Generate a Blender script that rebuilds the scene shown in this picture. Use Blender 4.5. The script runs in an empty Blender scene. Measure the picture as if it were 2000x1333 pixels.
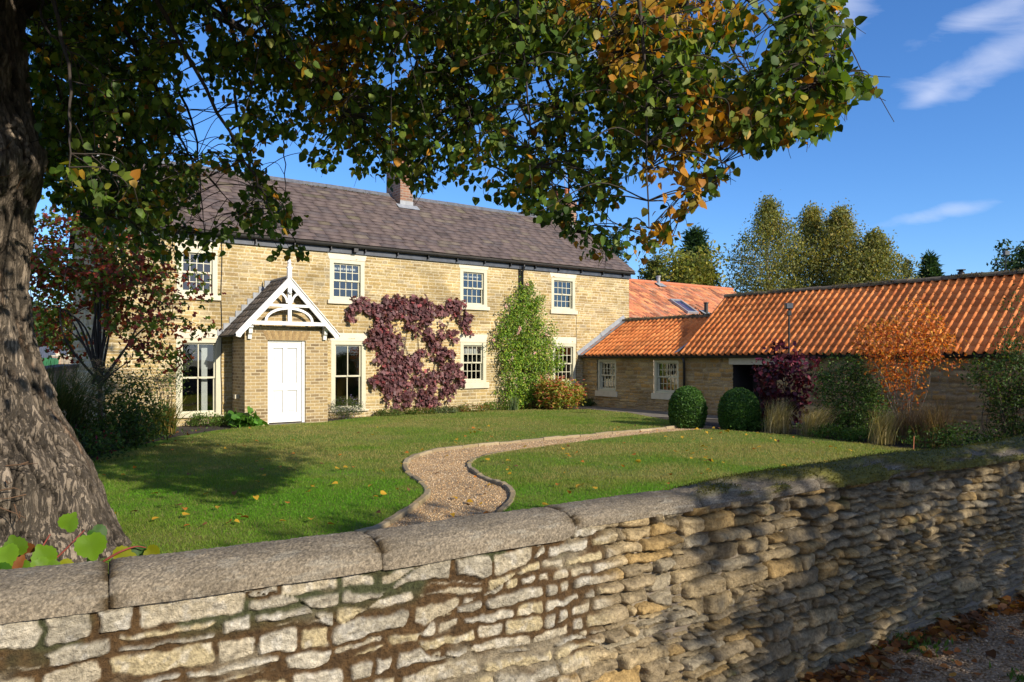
import bpy, math, random
import numpy as np
from math import sin, cos, pi, radians, atan2, sqrt
from mathutils import Vector, Matrix

# ------------------------------------------------------------------ camera, sky, sun
scene = bpy.context.scene
H = 1.60                       # eye height above the lawn (m)
FPX = 1450.0                   # focal length in photo pixels (2000 wide)
HZ = 700.0                     # horizon row in the photo
cam_d = bpy.data.cameras.new('camera'); cam = bpy.data.objects.new('camera', cam_d)
scene.collection.objects.link(cam); scene.camera = cam
cam.location = (0, 0, H); cam.rotation_euler = (radians(90), 0, 0)
cam_d.sensor_width = 36.0; cam_d.lens = FPX/2000*36.0
cam_d.shift_y = (HZ-666.5)/2000.0
cam_d.clip_start = 0.05; cam_d.clip_end = 5000

SUN_H = Vector((0.729, -0.679)).normalized()    # horizontal direction towards the sun
SUN_TAN = 0.456
SUN_EL = math.atan(SUN_TAN)
sun_d = bpy.data.lights.new('sun', 'SUN'); sun = bpy.data.objects.new('sun', sun_d)
scene.collection.objects.link(sun)
sun_d.energy = 4.3; sun_d.angle = radians(0.55); sun_d.color = (1.0, 0.90, 0.74)
to_sun = Vector((SUN_H.x*cos(SUN_EL), SUN_H.y*cos(SUN_EL), sin(SUN_EL)))
sun.rotation_euler = to_sun.to_track_quat('Z', 'Y').to_euler()
sun.location = (20, -20, 20)

world = bpy.data.worlds.new('World'); scene.world = world; world.use_nodes = True
def build_world():
    nt = world.node_tree; N = nt.nodes; L = nt.links; N.clear()
    out = N.new('ShaderNodeOutputWorld'); bg = N.new('ShaderNodeBackground')
    bg.inputs['Strength'].default_value = 0.15
    sky = N.new('ShaderNodeTexSky'); sky.sky_type = 'NISHITA'; sky.sun_disc = False
    sky.sun_elevation = SUN_EL; sky.sun_rotation = atan2(SUN_H.x, SUN_H.y)
    sky.air_density = 1.0; sky.dust_density = 0.0; sky.ozone_density = 4.0; sky.altitude = 0
    hs = N.new('ShaderNodeHueSaturation'); hs.inputs['Saturation'].default_value = 1.06
    hs.inputs['Value'].default_value = 0.86
    tint = N.new('ShaderNodeMix'); tint.data_type = 'RGBA'; tint.blend_type = 'MULTIPLY'; tint.inputs[0].default_value = 1.0
    L.new(sky.outputs[0], tint.inputs[6]); tint.inputs[7].default_value = (0.60, 0.735, 0.95, 1)
    L.new(tint.outputs[2], hs.inputs['Color'])
    # thin autumn clouds, laid out on the sky by direction
    tc = N.new('ShaderNodeTexCoord'); sp = N.new('ShaderNodeSeparateXYZ')
    L.new(tc.outputs['Generated'], sp.inputs[0])
    def m(op, a, b=None, clamp=False):
        n = N.new('ShaderNodeMath'); n.operation = op; n.use_clamp = clamp
        for k, v in enumerate((a, b)):
            if v is None: continue
            if hasattr(v, 'is_linked') or hasattr(v, 'links'): L.new(v, n.inputs[k])
            else: n.inputs[k].default_value = v
        return n.outputs[0]
    yy = m('MAXIMUM', sp.outputs['Y'], 0.05)
    U = m('DIVIDE', sp.outputs['X'], yy); V = m('DIVIDE', sp.outputs['Z'], yy)
    cmb = N.new('ShaderNodeCombineXYZ'); L.new(U, cmb.inputs[0]); L.new(V, cmb.inputs[1])
    mp = N.new('ShaderNodeMapping'); mp.inputs['Rotation'].default_value = (0, 0, radians(-24))
    mp.inputs['Scale'].default_value = (3.6, 12.0, 1); L.new(cmb.outputs[0], mp.inputs[0])
    nz = N.new('ShaderNodeTexNoise'); nz.inputs['Scale'].default_value = 1.6
    nz.inputs['Detail'].default_value = 9; nz.inputs['Roughness'].default_value = 0.6
    nz.inputs['Distortion'].default_value = 0.5
    L.new(mp.outputs[0], nz.inputs['Vector'])
    tot = None
    # (photo x, photo y, half length, half height in photo px, tilt deg, amount)
    for (px, py, a, b, t, amt) in [(1955, 105, 175, 40, 24, 1.0), (1630, 20, 110, 60, 35, .95), (1840, 415, 140, 16, 10, .8),
                                   (1815, 190, 40, 16, 25, .5), (1930, 25, 150, 26, 24, .7), (1230, 90, 110, 60, 20, .75),
                                   (1890, 182, 40, 14, 20, .35), (470, 60, 60, 30, 30, .4), (70, 560, 60, 60, 0, .8), (1200, 500, 90, 14, 6, .25)]:
        cu, cv = (px-1000)/FPX, (HZ-py)/FPX; ct, st = cos(radians(t)), sin(radians(t))
        du = m('SUBTRACT', U, cu); dv = m('SUBTRACT', V, cv)
        e1 = m('DIVIDE', m('ADD', m('MULTIPLY', du, ct), m('MULTIPLY', dv, st)), a/FPX)
        e2 = m('DIVIDE', m('SUBTRACT', m('MULTIPLY', dv, ct), m('MULTIPLY', du, st)), b/FPX)
        r = m('ADD', m('MULTIPLY', e1, e1), m('MULTIPLY', e2, e2))
        g = m('MULTIPLY', m('EXPONENT', m('MULTIPLY', r, -0.9)), amt)
        tot = g if tot is None else m('ADD', tot, g)
    dens = m('MULTIPLY', m('SUBTRACT', m('ADD', tot, m('MULTIPLY', nz.outputs[0], 1.5)), 1.04), 1.05, True)
    dens = m('MULTIPLY', dens, 0.58)
    # unseen bright broken cloud, added behind the camera for neutral fill light
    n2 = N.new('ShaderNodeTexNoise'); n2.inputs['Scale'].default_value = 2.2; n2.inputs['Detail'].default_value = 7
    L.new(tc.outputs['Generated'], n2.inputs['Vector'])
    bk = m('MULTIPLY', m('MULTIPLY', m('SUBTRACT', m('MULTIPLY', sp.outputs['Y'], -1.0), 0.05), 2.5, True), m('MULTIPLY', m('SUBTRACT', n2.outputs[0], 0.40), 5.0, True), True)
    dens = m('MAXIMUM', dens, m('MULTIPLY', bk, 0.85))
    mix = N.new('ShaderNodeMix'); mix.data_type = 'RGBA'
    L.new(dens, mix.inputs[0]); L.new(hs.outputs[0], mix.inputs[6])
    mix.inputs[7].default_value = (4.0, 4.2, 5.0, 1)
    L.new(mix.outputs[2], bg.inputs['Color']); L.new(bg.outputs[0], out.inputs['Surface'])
build_world()
vs = scene.view_settings
vs.view_transform = 'Standard'; vs.look = 'None'; vs.exposure = 0.64; vs.gamma = 1.0
scene.render.film_transparent = False
try:
    scene.cycles.max_bounces = 6; scene.cycles.diffuse_bounces = 3; scene.cycles.glossy_bounces = 3
    scene.cycles.transmission_bounces = 4; scene.cycles.transparent_max_bounces = 6
    scene.cycles.use_denoising = True
except Exception: pass

# ------------------------------------------------------------------ geometry of the place
u = np.array([0.8025, 0.5967]); n = np.array([0.5967, -0.8025])      # along the facade / out of it
F0 = np.array([-5.95, 19.27]); HROT = atan2(u[1], u[0]); WROT = atan2(n[1], n[0])
def at(px, py, Y):                     # a photo pixel at depth Y -> point
    return np.array([(px-1000)/FPX*Y, Y, H+(HZ-py)/FPX*Y])
def G(px, py, z=0.0):                  # a photo pixel on level ground z
    Y = FPX*(H-z)/(py-HZ); return np.array([(px-1000)/FPX*Y, Y, z])
def fs(px, p=0.0):                     # metres along the facade (plane p in front of it)
    k = (px-1000)/FPX; b = F0+n*p
    return (k*b[1]-b[0])/(u[0]-k*u[1])
def fz(px, py, p=0.0):
    s = fs(px, p); Y = (F0+n*p+u*s)[1]; return H+(HZ-py)/FPX*Y
W0 = F0+u*10.45
def ws(px, q=0.0):                     # metres along the wing's wall (q behind it)
    k = (px-1000)/FPX; b = W0+u*q
    return (k*b[1]-b[0])/(n[0]-k*n[1])
def wz(px, py, q=0.0):
    t = ws(px, q); Y = (W0+u*q+n*t)[1]; return H+(HZ-py)/FPX*Y

# ------------------------------------------------------------------ helpers
def vnoise(x, y, seed=0):
    x = np.asarray(x, float); y = np.asarray(y, float)
    r = np.random.RandomState(seed).rand(256, 256)
    xi = np.floor(x).astype(int); yi = np.floor(y).astype(int); fx = x-xi; fy = y-yi
    fx = fx*fx*(3-2*fx); fy = fy*fy*(3-2*fy)
    a = r[xi & 255, yi & 255]; b = r[(xi+1) & 255, yi & 255]; c = r[xi & 255, (yi+1) & 255]; d = r[(xi+1) & 255, (yi+1) & 255]
    return (a*(1-fx)+b*fx)*(1-fy)+(c*(1-fx)+d*fx)*fy
def fbm(x, y, seed=0, o=4):
    s = 0; a = .5; t = 0
    for k in range(o):
        s = s+a*vnoise(x*2**k+17.3*k, y*2**k+5.1*k, seed+k); t += a; a *= .5
    return s/t
def smooth(a, b, x):
    t = np.clip((x-a)/(b-a), 0, 1); return t*t*(3-2*t)

def link(o, parent=None):
    scene.collection.objects.link(o)
    if parent is not None: o.parent = parent
    return o
def tag(o, label=None, cat=None, group=None, kind=None):
    if label: o['label'] = label
    if cat: o['category'] = cat
    if group: o['group'] = group
    if kind: o['kind'] = kind
    return o
def thing(name, label, cat, loc=(0, 0, 0), rotz=0, group=None):
    o = bpy.data.objects.new(name, None); o.empty_display_size = .2
    o.location = loc; o.rotation_euler = (0, 0, rotz); link(o)
    return tag(o, label, cat, group)
def npmesh(name, V, Fs, mat, parent=None, col=None, smooth_=False):
    """V (N,3); Fs list of (M,k) int arrays; col (N,3) per-vertex colour"""
    V = np.asarray(V, np.float32); me = bpy.data.meshes.new(name)
    Fs = [np.asarray(f, np.int32) for f in Fs if len(f)]
    me.vertices.add(len(V)); me.vertices.foreach_set('co', V.ravel())
    nl = sum(f.size for f in Fs); npoly = sum(len(f) for f in Fs)
    me.loops.add(nl); me.polygons.add(npoly)
    me.loops.foreach_set('vertex_index', np.concatenate([f.ravel() for f in Fs]))
    tot = np.concatenate([np.full(len(f), f.shape[1], np.int32) for f in Fs])
    st = np.concatenate([[0], np.cumsum(tot)[:-1]]).astype(np.int32)
    me.polygons.foreach_set('loop_start', st); me.polygons.foreach_set('loop_total', tot)
    if smooth_: me.polygons.foreach_set('use_smooth', np.ones(npoly, bool))
    if col is not None:
        ca = me.color_attributes.new('Col', 'FLOAT_COLOR', 'POINT')
        c4 = np.ones((len(V), 4), np.float32); c4[:, :3] = np.clip(col, 0, 1)
        ca.data.foreach_set('color', c4.ravel())
    me.update(calc_edges=True); me.validate()
    if mat: me.materials.append(mat)
    return link(bpy.data.objects.new(name, me), parent)
class MB:
    def __init__(s): s.V = []; s.F = []; s.C = []
    def add(s, V, F, c=None):
        b = len(s.V); s.V += [tuple(map(float, v)) for v in V]; s.F += [tuple(i+b for i in f) for f in F]
        s.C += [c or (1, 1, 1)]*len(V); return s
    def box(s, x0, x1, y0, y1, z0, z1, c=None):
        return s.add([(x0, y0, z0), (x1, y0, z0), (x1, y1, z0), (x0, y1, z0), (x0, y0, z1), (x1, y0, z1), (x1, y1, z1), (x0, y1, z1)],
                     [(0, 3, 2, 1), (4, 5, 6, 7), (0, 1, 5, 4), (1, 2, 6, 5), (2, 3, 7, 6), (3, 0, 4, 7)], c)
    def prism(s, poly, y0, y1, c=None):      # polygon in (x,z), extruded along y
        k = len(poly); V = [(x, y0, z) for x, z in poly]+[(x, y1, z) for x, z in poly]
        F = [tuple(range(k)), tuple(range(2*k-1, k-1, -1))]+[(i, i+k, (i+1) % k+k, (i+1) % k) for i in range(k)]
        return s.add(V, F, c)
    def tube(s, pts, r, sides=8, c=None, cap=True):
        V, F = tube_np(pts, r, sides); return s.add(V, [tuple(f) for f in F]+([tuple(range(sides))[::-1], tuple(range(len(V)-sides, len(V)))] if cap else []), c)
    def beam(s, a, b, w, h, c=None):         # square bar from a to b
        a = Vector(a); b = Vector(b); d = (b-a).normalized(); up = Vector((0, 0, 1)) if abs(d.z) < .95 else Vector((0, 1, 0))
        x = d.cross(up).normalized(); y = x.cross(d)
        V = [p+x*i*w/2+y*j*h/2 for p in (a, b) for (i, j) in ((-1, -1), (1, -1), (1, 1), (-1, 1))]
        return s.add(V, [(3, 2, 1, 0), (4, 5, 6, 7), (0, 1, 5, 4), (1, 2, 6, 5), (2, 3, 7, 6), (3, 0, 4, 7)], c)
    def build(s, name, mat, parent=None, smooth_=False, bevel=0):
        me = bpy.data.meshes.new(name); me.from_pydata(s.V, [], s.F)
        ca = me.color_attributes.new('Col', 'FLOAT_COLOR', 'POINT')
        ca.data.foreach_set('color', np.c_[np.array(s.C, np.float32), np.ones(len(s.C), np.float32)].ravel())
        if smooth_: me.polygons.foreach_set('use_smooth', [True]*len(me.polygons))
        me.update(); me.materials.append(mat)
        o = link(bpy.data.objects.new(name, me), parent)
        if bevel:
            b = o.modifiers.new('bevel', 'BEVEL'); b.width = bevel; b.segments = 2; b.limit_method = 'ANGLE'
        return o
def tube_np(pts, r, sides=6):
    P = np.asarray(pts, float); k = len(P); R = np.full(k, r) if np.isscalar(r) else np.asarray(r, float)
    T = np.gradient(P, axis=0); T /= np.linalg.norm(T, axis=1)[:, None]+1e-9
    ref = np.array([0, 0, 1.]) if abs(T[:, 2].mean()) < .9 else np.array([1., 0, 0])
    A = np.cross(T, ref); A /= np.linalg.norm(A, axis=1)[:, None]+1e-9; B = np.cross(T, A)
    th = np.arange(sides)*2*pi/sides
    V = P[:, None, :]+R[:, None, None]*(np.cos(th)[None, :, None]*A[:, None, :]+np.sin(th)[None, :, None]*B[:, None, :])
    i = np.arange(k-1)[:, None]*sides+np.arange(sides)[None, :]; j = np.arange(k-1)[:, None]*sides+(np.arange(sides)+1)[None, :] % sides
    F = np.stack([i, j, j+sides, i+sides], -1).reshape(-1, 4)
    return V.reshape(-1, 3), F
class Acc:                                    # gathers many numpy pieces into one mesh
    def __init__(s): s.V = []; s.F = {}; s.C = []; s.n = 0
    def add(s, V, Fs, C):
        for f in Fs:
            f = np.asarray(f); s.F.setdefault(f.shape[1], []).append(f+s.n)
        s.V.append(V); s.C.append(np.broadcast_to(C, (len(V), 3))); s.n += len(V)
    def tube(s, pts, r, sides, c): V, F = tube_np(pts, r, sides); s.add(V, [F], np.array(c))
    def build(s, name, mat, parent=None, smooth_=False):
        return npmesh(name, np.concatenate(s.V), [np.concatenate(f) for f in s.F.values()], mat, parent, np.concatenate(s.C), smooth_)
TEMPL = {
 'heart': (np.array([[0, 0, 0], [0, .5, .02], [0, 1.06, -.1], [-.40, .06, .10], [-.47, .45, .09], [-.24, .82, -.01], [.40, .06, .10], [.47, .45, .09], [.24, .82, -.01]]),
           [np.array([[0, 1, 4, 3], [0, 6, 7, 1], [1, 2, 5, 4], [1, 7, 8, 2]])]),
 'lance': (np.array([[0, 0, 0], [-.24, .45, .07], [0, 1, -.04], [.24, .45, .07]]), [np.array([[0, 2, 1], [0, 3, 2]])]),
 'thin': (np.array([[0, 0, 0], [-.13, .45, .04], [0, 1, -.06], [.13, .45, .04]]), [np.array([[0, 2, 1], [0, 3, 2]])]),
 'round': (np.array([[0, 0, 0], [-.42, .3, .08], [-.34, .8, .02], [0, 1, -.05], [.34, .8, .02], [.42, .3, .08]]), [np.array([[0, 3, 2, 1], [0, 5, 4, 3]])]),
 'lobed': (np.array([[0, 0, 0], [-.5, .12, .06], [-.22, .42, .03], [-.45, .8, 0], [0, 1.1, -.1], [.45, .8, 0], [.22, .42, .03], [.5, .12, .06]]),
           [np.array([[0, 2, 1], [0, 7, 6], [2, 4, 3], [6, 5, 4]]), np.array([[0, 6, 4, 2]])]),
}
def unit(a): return a/(np.linalg.norm(a, axis=-1, keepdims=True)+1e-9)
def leaves(acc, P, axis, nrm, size, col, shape):
    T, Fs = TEMPL[shape]; k = len(T); N = len(P)
    y = unit(axis); x = unit(np.cross(y, nrm)); z = np.cross(x, y); size = np.broadcast_to(size, (N,))
    V = P[:, None, :]+size[:, None, None]*(T[None, :, 0:1]*x[:, None, :]+T[None, :, 1:2]*y[:, None, :]+T[None, :, 2:3]*z[:, None, :])
    off = (np.arange(N)*k)[:, None, None]
    acc.add(V.reshape(-1, 3), [(f[None]+off).reshape(-1, f.shape[1]) for f in Fs], np.repeat(col, k, axis=0))
def pick(rng, pal, w, N, jit=.25):
    pal = np.array(pal); w = np.array(w, float); i = rng.choice(len(pal), N, p=w/w.sum())
    return pal[i]*(1+jit*(rng.rand(N, 1)*2-1))
def scatter_leaves(acc, rng, P, size, pal, w, shape, droop=.3, jit=.3, out=None, vary=.3):
    N = len(P); d = rng.normal(size=(N, 3)); d[:, 2] -= droop*1.5
    nr = rng.normal(size=(N, 3)); nr[:, 2] += .6
    if out is not None: nr = nr*.8+np.asarray(out)*1.1; d = d+np.asarray(out)*.25
    leaves(acc, P, d, nr, size*(1-vary+2*vary*rng.rand(N)), pick(rng, pal, w, N, jit), shape)

# ------------------------------------------------------------------ materials
def newmat(name):
    m = bpy.data.materials.new(name); m.use_nodes = True; nt = m.node_tree
    return m, nt.nodes, nt.links, nt.nodes['Principled BSDF']
def nd(N, t, **k):
    x = N.new(t)
    for a, b in k.items():
        if a in x.bl_rna.properties: setattr(x, a, b)
        else: x.inputs[a].default_value = b
    return x
def simple(name, c, rough=.6, var=.12, scale=6, bump=.0, metallic=0, spec=.5, bscale=60, stain=None):
    m, N, L, B = newmat(name); tc = nd(N, 'ShaderNodeTexCoord')
    nz = nd(N, 'ShaderNodeTexNoise', Scale=scale, Detail=6.0, Roughness=.65); L.new(tc.outputs['Object'], nz.inputs['Vector'])
    cr = nd(N, 'ShaderNodeValToRGB'); a = [max(0, v*(1-var*2)) for v in c]; b = [min(1, v*(1+var*2)) for v in c]
    cr.color_ramp.elements[0].color = (*a, 1); cr.color_ramp.elements[1].color = (*b, 1)
    cr.color_ramp.elements[0].position = .3; cr.color_ramp.elements[1].position = .7
    L.new(nz.outputs[0], cr.inputs[0]); src = cr.outputs[0]
    if stain:
        n2 = nd(N, 'ShaderNodeTexNoise', Scale=scale*.35, Detail=8.0, Roughness=.7); L.new(tc.outputs['Object'], n2.inputs['Vector'])
        r2 = nd(N, 'ShaderNodeValToRGB'); r2.color_ramp.elements[0].position = .52; r2.color_ramp.elements[1].position = .7
        L.new(n2.outputs[0], r2.inputs[0]); mx = nd(N, 'ShaderNodeMix', data_type='RGBA'); L.new(r2.outputs[0], mx.inputs[0])
        L.new(src, mx.inputs[6]); mx.inputs[7].default_value = (*stain, 1); src = mx.outputs[2]
    L.new(src, B.inputs['Base Color']); B.inputs['Roughness'].default_value = rough
    B.inputs['Metallic'].default_value = metallic; B.inputs['Specular IOR Level'].default_value = spec
    if bump:
        n3 = nd(N, 'ShaderNodeTexNoise', Scale=bscale, Detail=5.0); L.new(tc.outputs['Object'], n3.inputs['Vector'])
        bp = nd(N, 'ShaderNodeBump', Strength=bump, Distance=.02); L.new(n3.outputs[0], bp.inputs['Height']); L.new(bp.outputs[0], B.inputs['Normal'])
    return m
def attrmat(name, rough=.85, grain=.25, gscale=40, bump=.3, bscale=90, bdist=.01, spec=.3, moss=None):
    """colour from the 'Col' attribute, broken up by fine noise"""
    m, N, L, B = newmat(name); tc = nd(N, 'ShaderNodeTexCoord'); at_ = nd(N, 'ShaderNodeAttribute', attribute_name='Col')
    nz = nd(N, 'ShaderNodeTexNoise', Scale=gscale, Detail=7.0, Roughness=.7); L.new(tc.outputs['Object'], nz.inputs['Vector'])
    mr = nd(N, 'ShaderNodeMapRange'); mr.inputs[1].default_value = .25; mr.inputs[2].default_value = .75
    mr.inputs[3].default_value = 1-grain; mr.inputs[4].default_value = 1+grain; L.new(nz.outputs[0], mr.inputs[0])
    mx = nd(N, 'ShaderNodeMix', data_type='RGBA', blend_type='MULTIPLY'); mx.inputs[0].default_value = 1
    L.new(at_.outputs['Color'], mx.inputs[6]); L.new(mr.outputs[0], mx.inputs[7]); L.new(mx.outputs[2], B.inputs['Base Color'])
    B.inputs['Roughness'].default_value = rough; B.inputs['Specular IOR Level'].default_value = spec
    if bump:
        n3 = nd(N, 'ShaderNodeTexNoise', Scale=bscale, Detail=6.0, Roughness=.65); L.new(tc.outputs['Object'], n3.inputs['Vector'])
        bp = nd(N, 'ShaderNodeBump', Strength=bump, Distance=bdist); L.new(n3.outputs[0], bp.inputs['Height']); L.new(bp.outputs[0], B.inputs['Normal'])
    return m
def leafmat(name, trans=.35, rough=.45, spec=.4):
    m, N, L, B = newmat(name); at_ = nd(N, 'ShaderNodeAttribute', attribute_name='Col')
    L.new(at_.outputs['Color'], B.inputs['Base Color']); B.inputs['Roughness'].default_value = rough; B.inputs['Specular IOR Level'].default_value = spec
    t = nd(N, 'ShaderNodeBsdfTranslucent'); g = nd(N, 'ShaderNodeMix', data_type='RGBA', blend_type='MULTIPLY'); g.inputs[0].default_value = 1
    L.new(at_.outputs['Color'], g.inputs[6]); g.inputs[7].default_value = (1.9, 1.7, .6, 1); L.new(g.outputs[2], t.inputs['Color'])
    ms = nd(N, 'ShaderNodeMixShader'); ms.inputs[0].default_value = trans; out = N['Material Output']
    L.new(B.outputs[0], ms.inputs[1]); L.new(t.outputs[0], ms.inputs[2]); L.new(ms.outputs[0], out.inputs['Surface'])
    return m
def brickmat(name, cols, mortar, bw=.23, bh=.075, ms=.012, rough=.85):
    m, N, L, B = newmat(name); tc = nd(N, 'ShaderNodeTexCoord')
    sp = nd(N, 'ShaderNodeSeparateXYZ'); L.new(tc.outputs['Object'], sp.inputs[0])
    sn = nd(N, 'ShaderNodeSeparateXYZ'); L.new(tc.outputs['Normal'], sn.inputs[0])
    ab = nd(N, 'ShaderNodeMath', operation='ABSOLUTE'); L.new(sn.outputs[0], ab.inputs[0])
    gt = nd(N, 'ShaderNodeMath', operation='GREATER_THAN'); L.new(ab.outputs[0], gt.inputs[0]); gt.inputs[1].default_value = .6
    mx = nd(N, 'ShaderNodeMix', data_type='FLOAT'); L.new(gt.outputs[0], mx.inputs[0]); L.new(sp.outputs[0], mx.inputs[2]); L.new(sp.outputs[1], mx.inputs[3])
    cb = nd(N, 'ShaderNodeCombineXYZ'); L.new(mx.outputs[0], cb.inputs[0]); L.new(sp.outputs[2], cb.inputs[1])
    nz = nd(N, 'ShaderNodeTexNoise', Scale=9.0, Detail=3.0); L.new(tc.outputs['Object'], nz.inputs['Vector'])
    ad = nd(N, 'ShaderNodeMix', data_type='VECTOR'); ad.inputs[0].default_value = .012; L.new(cb.outputs[0], ad.inputs[4]); L.new(nz.outputs['Color'], ad.inputs[5])
    bt = nd(N, 'ShaderNodeTexBrick'); L.new(ad.outputs[1], bt.inputs['Vector'])
    bt.inputs['Scale'].default_value = 1; bt.inputs['Brick Width'].default_value = bw; bt.inputs['Row Height'].default_value = bh
    bt.inputs['Mortar Size'].default_value = ms; bt.inputs['Mortar Smooth'].default_value = .3; bt.inputs['Bias'].default_value = 0
    bt.inputs['Color1'].default_value = (0, 0, 0, 1); bt.inputs['Color2'].default_value = (1, 1, 1, 1); bt.inputs['Mortar'].default_value = (.5, .5, .5, 1)
    cr = nd(N, 'ShaderNodeValToRGB'); e = cr.color_ramp.elements
    e[0].color = (*cols[0], 1); e[1].color = (*cols[-1], 1)
    for k in range(1, len(cols)-1): x = e.new(k/(len(cols)-1)); x.color = (*cols[k], 1)
    L.new(bt.outputs['Color'], cr.inputs[0])
    n2 = nd(N, 'ShaderNodeTexNoise', Scale=25.0, Detail=6.0); L.new(tc.outputs['Object'], n2.inputs['Vector'])
    mr = nd(N, 'ShaderNodeMapRange'); mr.inputs[3].default_value = .65; mr.inputs[4].default_value = 1.35; L.new(n2.outputs[0], mr.inputs[0])
    mm = nd(N, 'ShaderNodeMix', data_type='RGBA'); L.new(bt.outputs['Fac'], mm.inputs[0]); L.new(cr.outputs[0], mm.inputs[6]); mm.inputs[7].default_value = (*mortar, 1)
    mu = nd(N, 'ShaderNodeMix', data_type='RGBA', blend_type='MULTIPLY'); mu.inputs[0].default_value = 1; L.new(mm.outputs[2], mu.inputs[6]); L.new(mr.outputs[0], mu.inputs[7])
    L.new(mu.outputs[2], B.inputs['Base Color']); B.inputs['Roughness'].default_value = rough
    iv = nd(N, 'ShaderNodeMath', operation='SUBTRACT'); iv.inputs[0].default_value = 1; L.new(bt.outputs['Fac'], iv.inputs[1])
    bp = nd(N, 'ShaderNodeBump', Strength=.6, Distance=.01); L.new(iv.outputs[0], bp.inputs['Height']); L.new(bp.outputs[0], B.inputs['Normal'])
    return m
def glassmat():
    m, N, L, B = newmat('window_glass'); out = N['Material Output']
    tr = nd(N, 'ShaderNodeBsdfTransparent'); tr.inputs[0].default_value = (.72, .76, .76, 1)
    gl = nd(N, 'ShaderNodeBsdfGlossy'); gl.inputs['Roughness'].default_value = .015
    fr = nd(N, 'ShaderNodeFresnel', IOR=1.52); mu = nd(N, 'ShaderNodeMath', operation='MULTIPLY_ADD', use_clamp=True)
    L.new(fr.outputs[0], mu.inputs[0]); mu.inputs[1].default_value = 2.2; mu.inputs[2].default_value = .07
    tc = nd(N, 'ShaderNodeTexCoord'); nz = nd(N, 'ShaderNodeTexNoise', Scale=1.6, Detail=1.0); L.new(tc.outputs['Object'], nz.inputs['Vector'])
    bp = nd(N, 'ShaderNodeBump', Strength=.12, Distance=.05); L.new(nz.outputs[0], bp.inputs['Height']); L.new(bp.outputs[0], gl.inputs['Normal'])
    ms = nd(N, 'ShaderNodeMixShader'); L.new(mu.outputs[0], ms.inputs[0]); L.new(tr.outputs[0], ms.inputs[1]); L.new(gl.outputs[0], ms.inputs[2])
    L.new(ms.outputs[0], out.inputs['Surface']); return m

M = {}
M['stone'] = attrmat('facade_stone', grain=.38, gscale=26, bump=.5, bscale=60)
M['rubble'] = attrmat('rubble_stone', grain=.6, gscale=60, bump=1.0, bscale=85, bdist=.018)
M['coping'] = attrmat('coping_concrete', grain=.75, gscale=120, bump=1.0, bscale=150, bdist=.010)
M['slate'] = attrmat('roof_slate', rough=.7, grain=.22, gscale=14, bump=.3, bscale=40, spec=.35)
M['pantile'] = attrmat('clay_pantile', rough=.75, grain=.22, gscale=16, bump=.2, bscale=60)
M['cream'] = simple('cream_paint', (.56, .505, .38), .5, .05, 5)
M['lintel'] = simple('cream_lintel_paint', (.60, .54, .42), .6, .05, 4, .15)
M['frame'] = simple('sage_cream_paint', (.50, .475, .35), .45, .04, 4)
M['white'] = simple('white_gloss_paint', (.70, .70, .69), .35, .03, 3)
M['navy'] = simple('slate_blue_paint', (.040, .050, .070), .5, .25, 7, .1)
M['black'] = simple('black_gutter_paint', (.012, .012, .013), .4, .2, 9)
M['lead'] = simple('lead_sheet', (.25, .265, .285), .55, .12, 6, .2)
M['dark'] = simple('dark_interior', (.030, .027, .024), .9, .2, 2)
M['room'] = simple('interior_plaster', (.10, .09, .08), .9, .2, 1)
M['blind'] = simple('white_blind', (.70, .70, .68), .8, .05, 8)
M['glass'] = glassmat()
M['porchbrick'] = brickmat('porch_brick', [(.155, .105, .052), (.27, .19, .088), (.37, .265, .118), (.31, .225, .115)], (.46, .385, .255), .225, .078, .011)
M['chimbrick'] = brickmat('chimney_brick', [(.10, .05, .035), (.22, .10, .06), (.30, .15, .085), (.17, .10, .08)], (.30, .24, .18), .23, .082, .012)
M['garden'] = brickmat('garden_wall_stone', [(.10, .085, .065), (.17, .14, .10), (.24, .20, .14)], (.16, .13, .10), .30, .10, .014)
M['terracotta'] = simple('terracotta_pot', (.45, .15, .07), .8, .1, 8)
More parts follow.
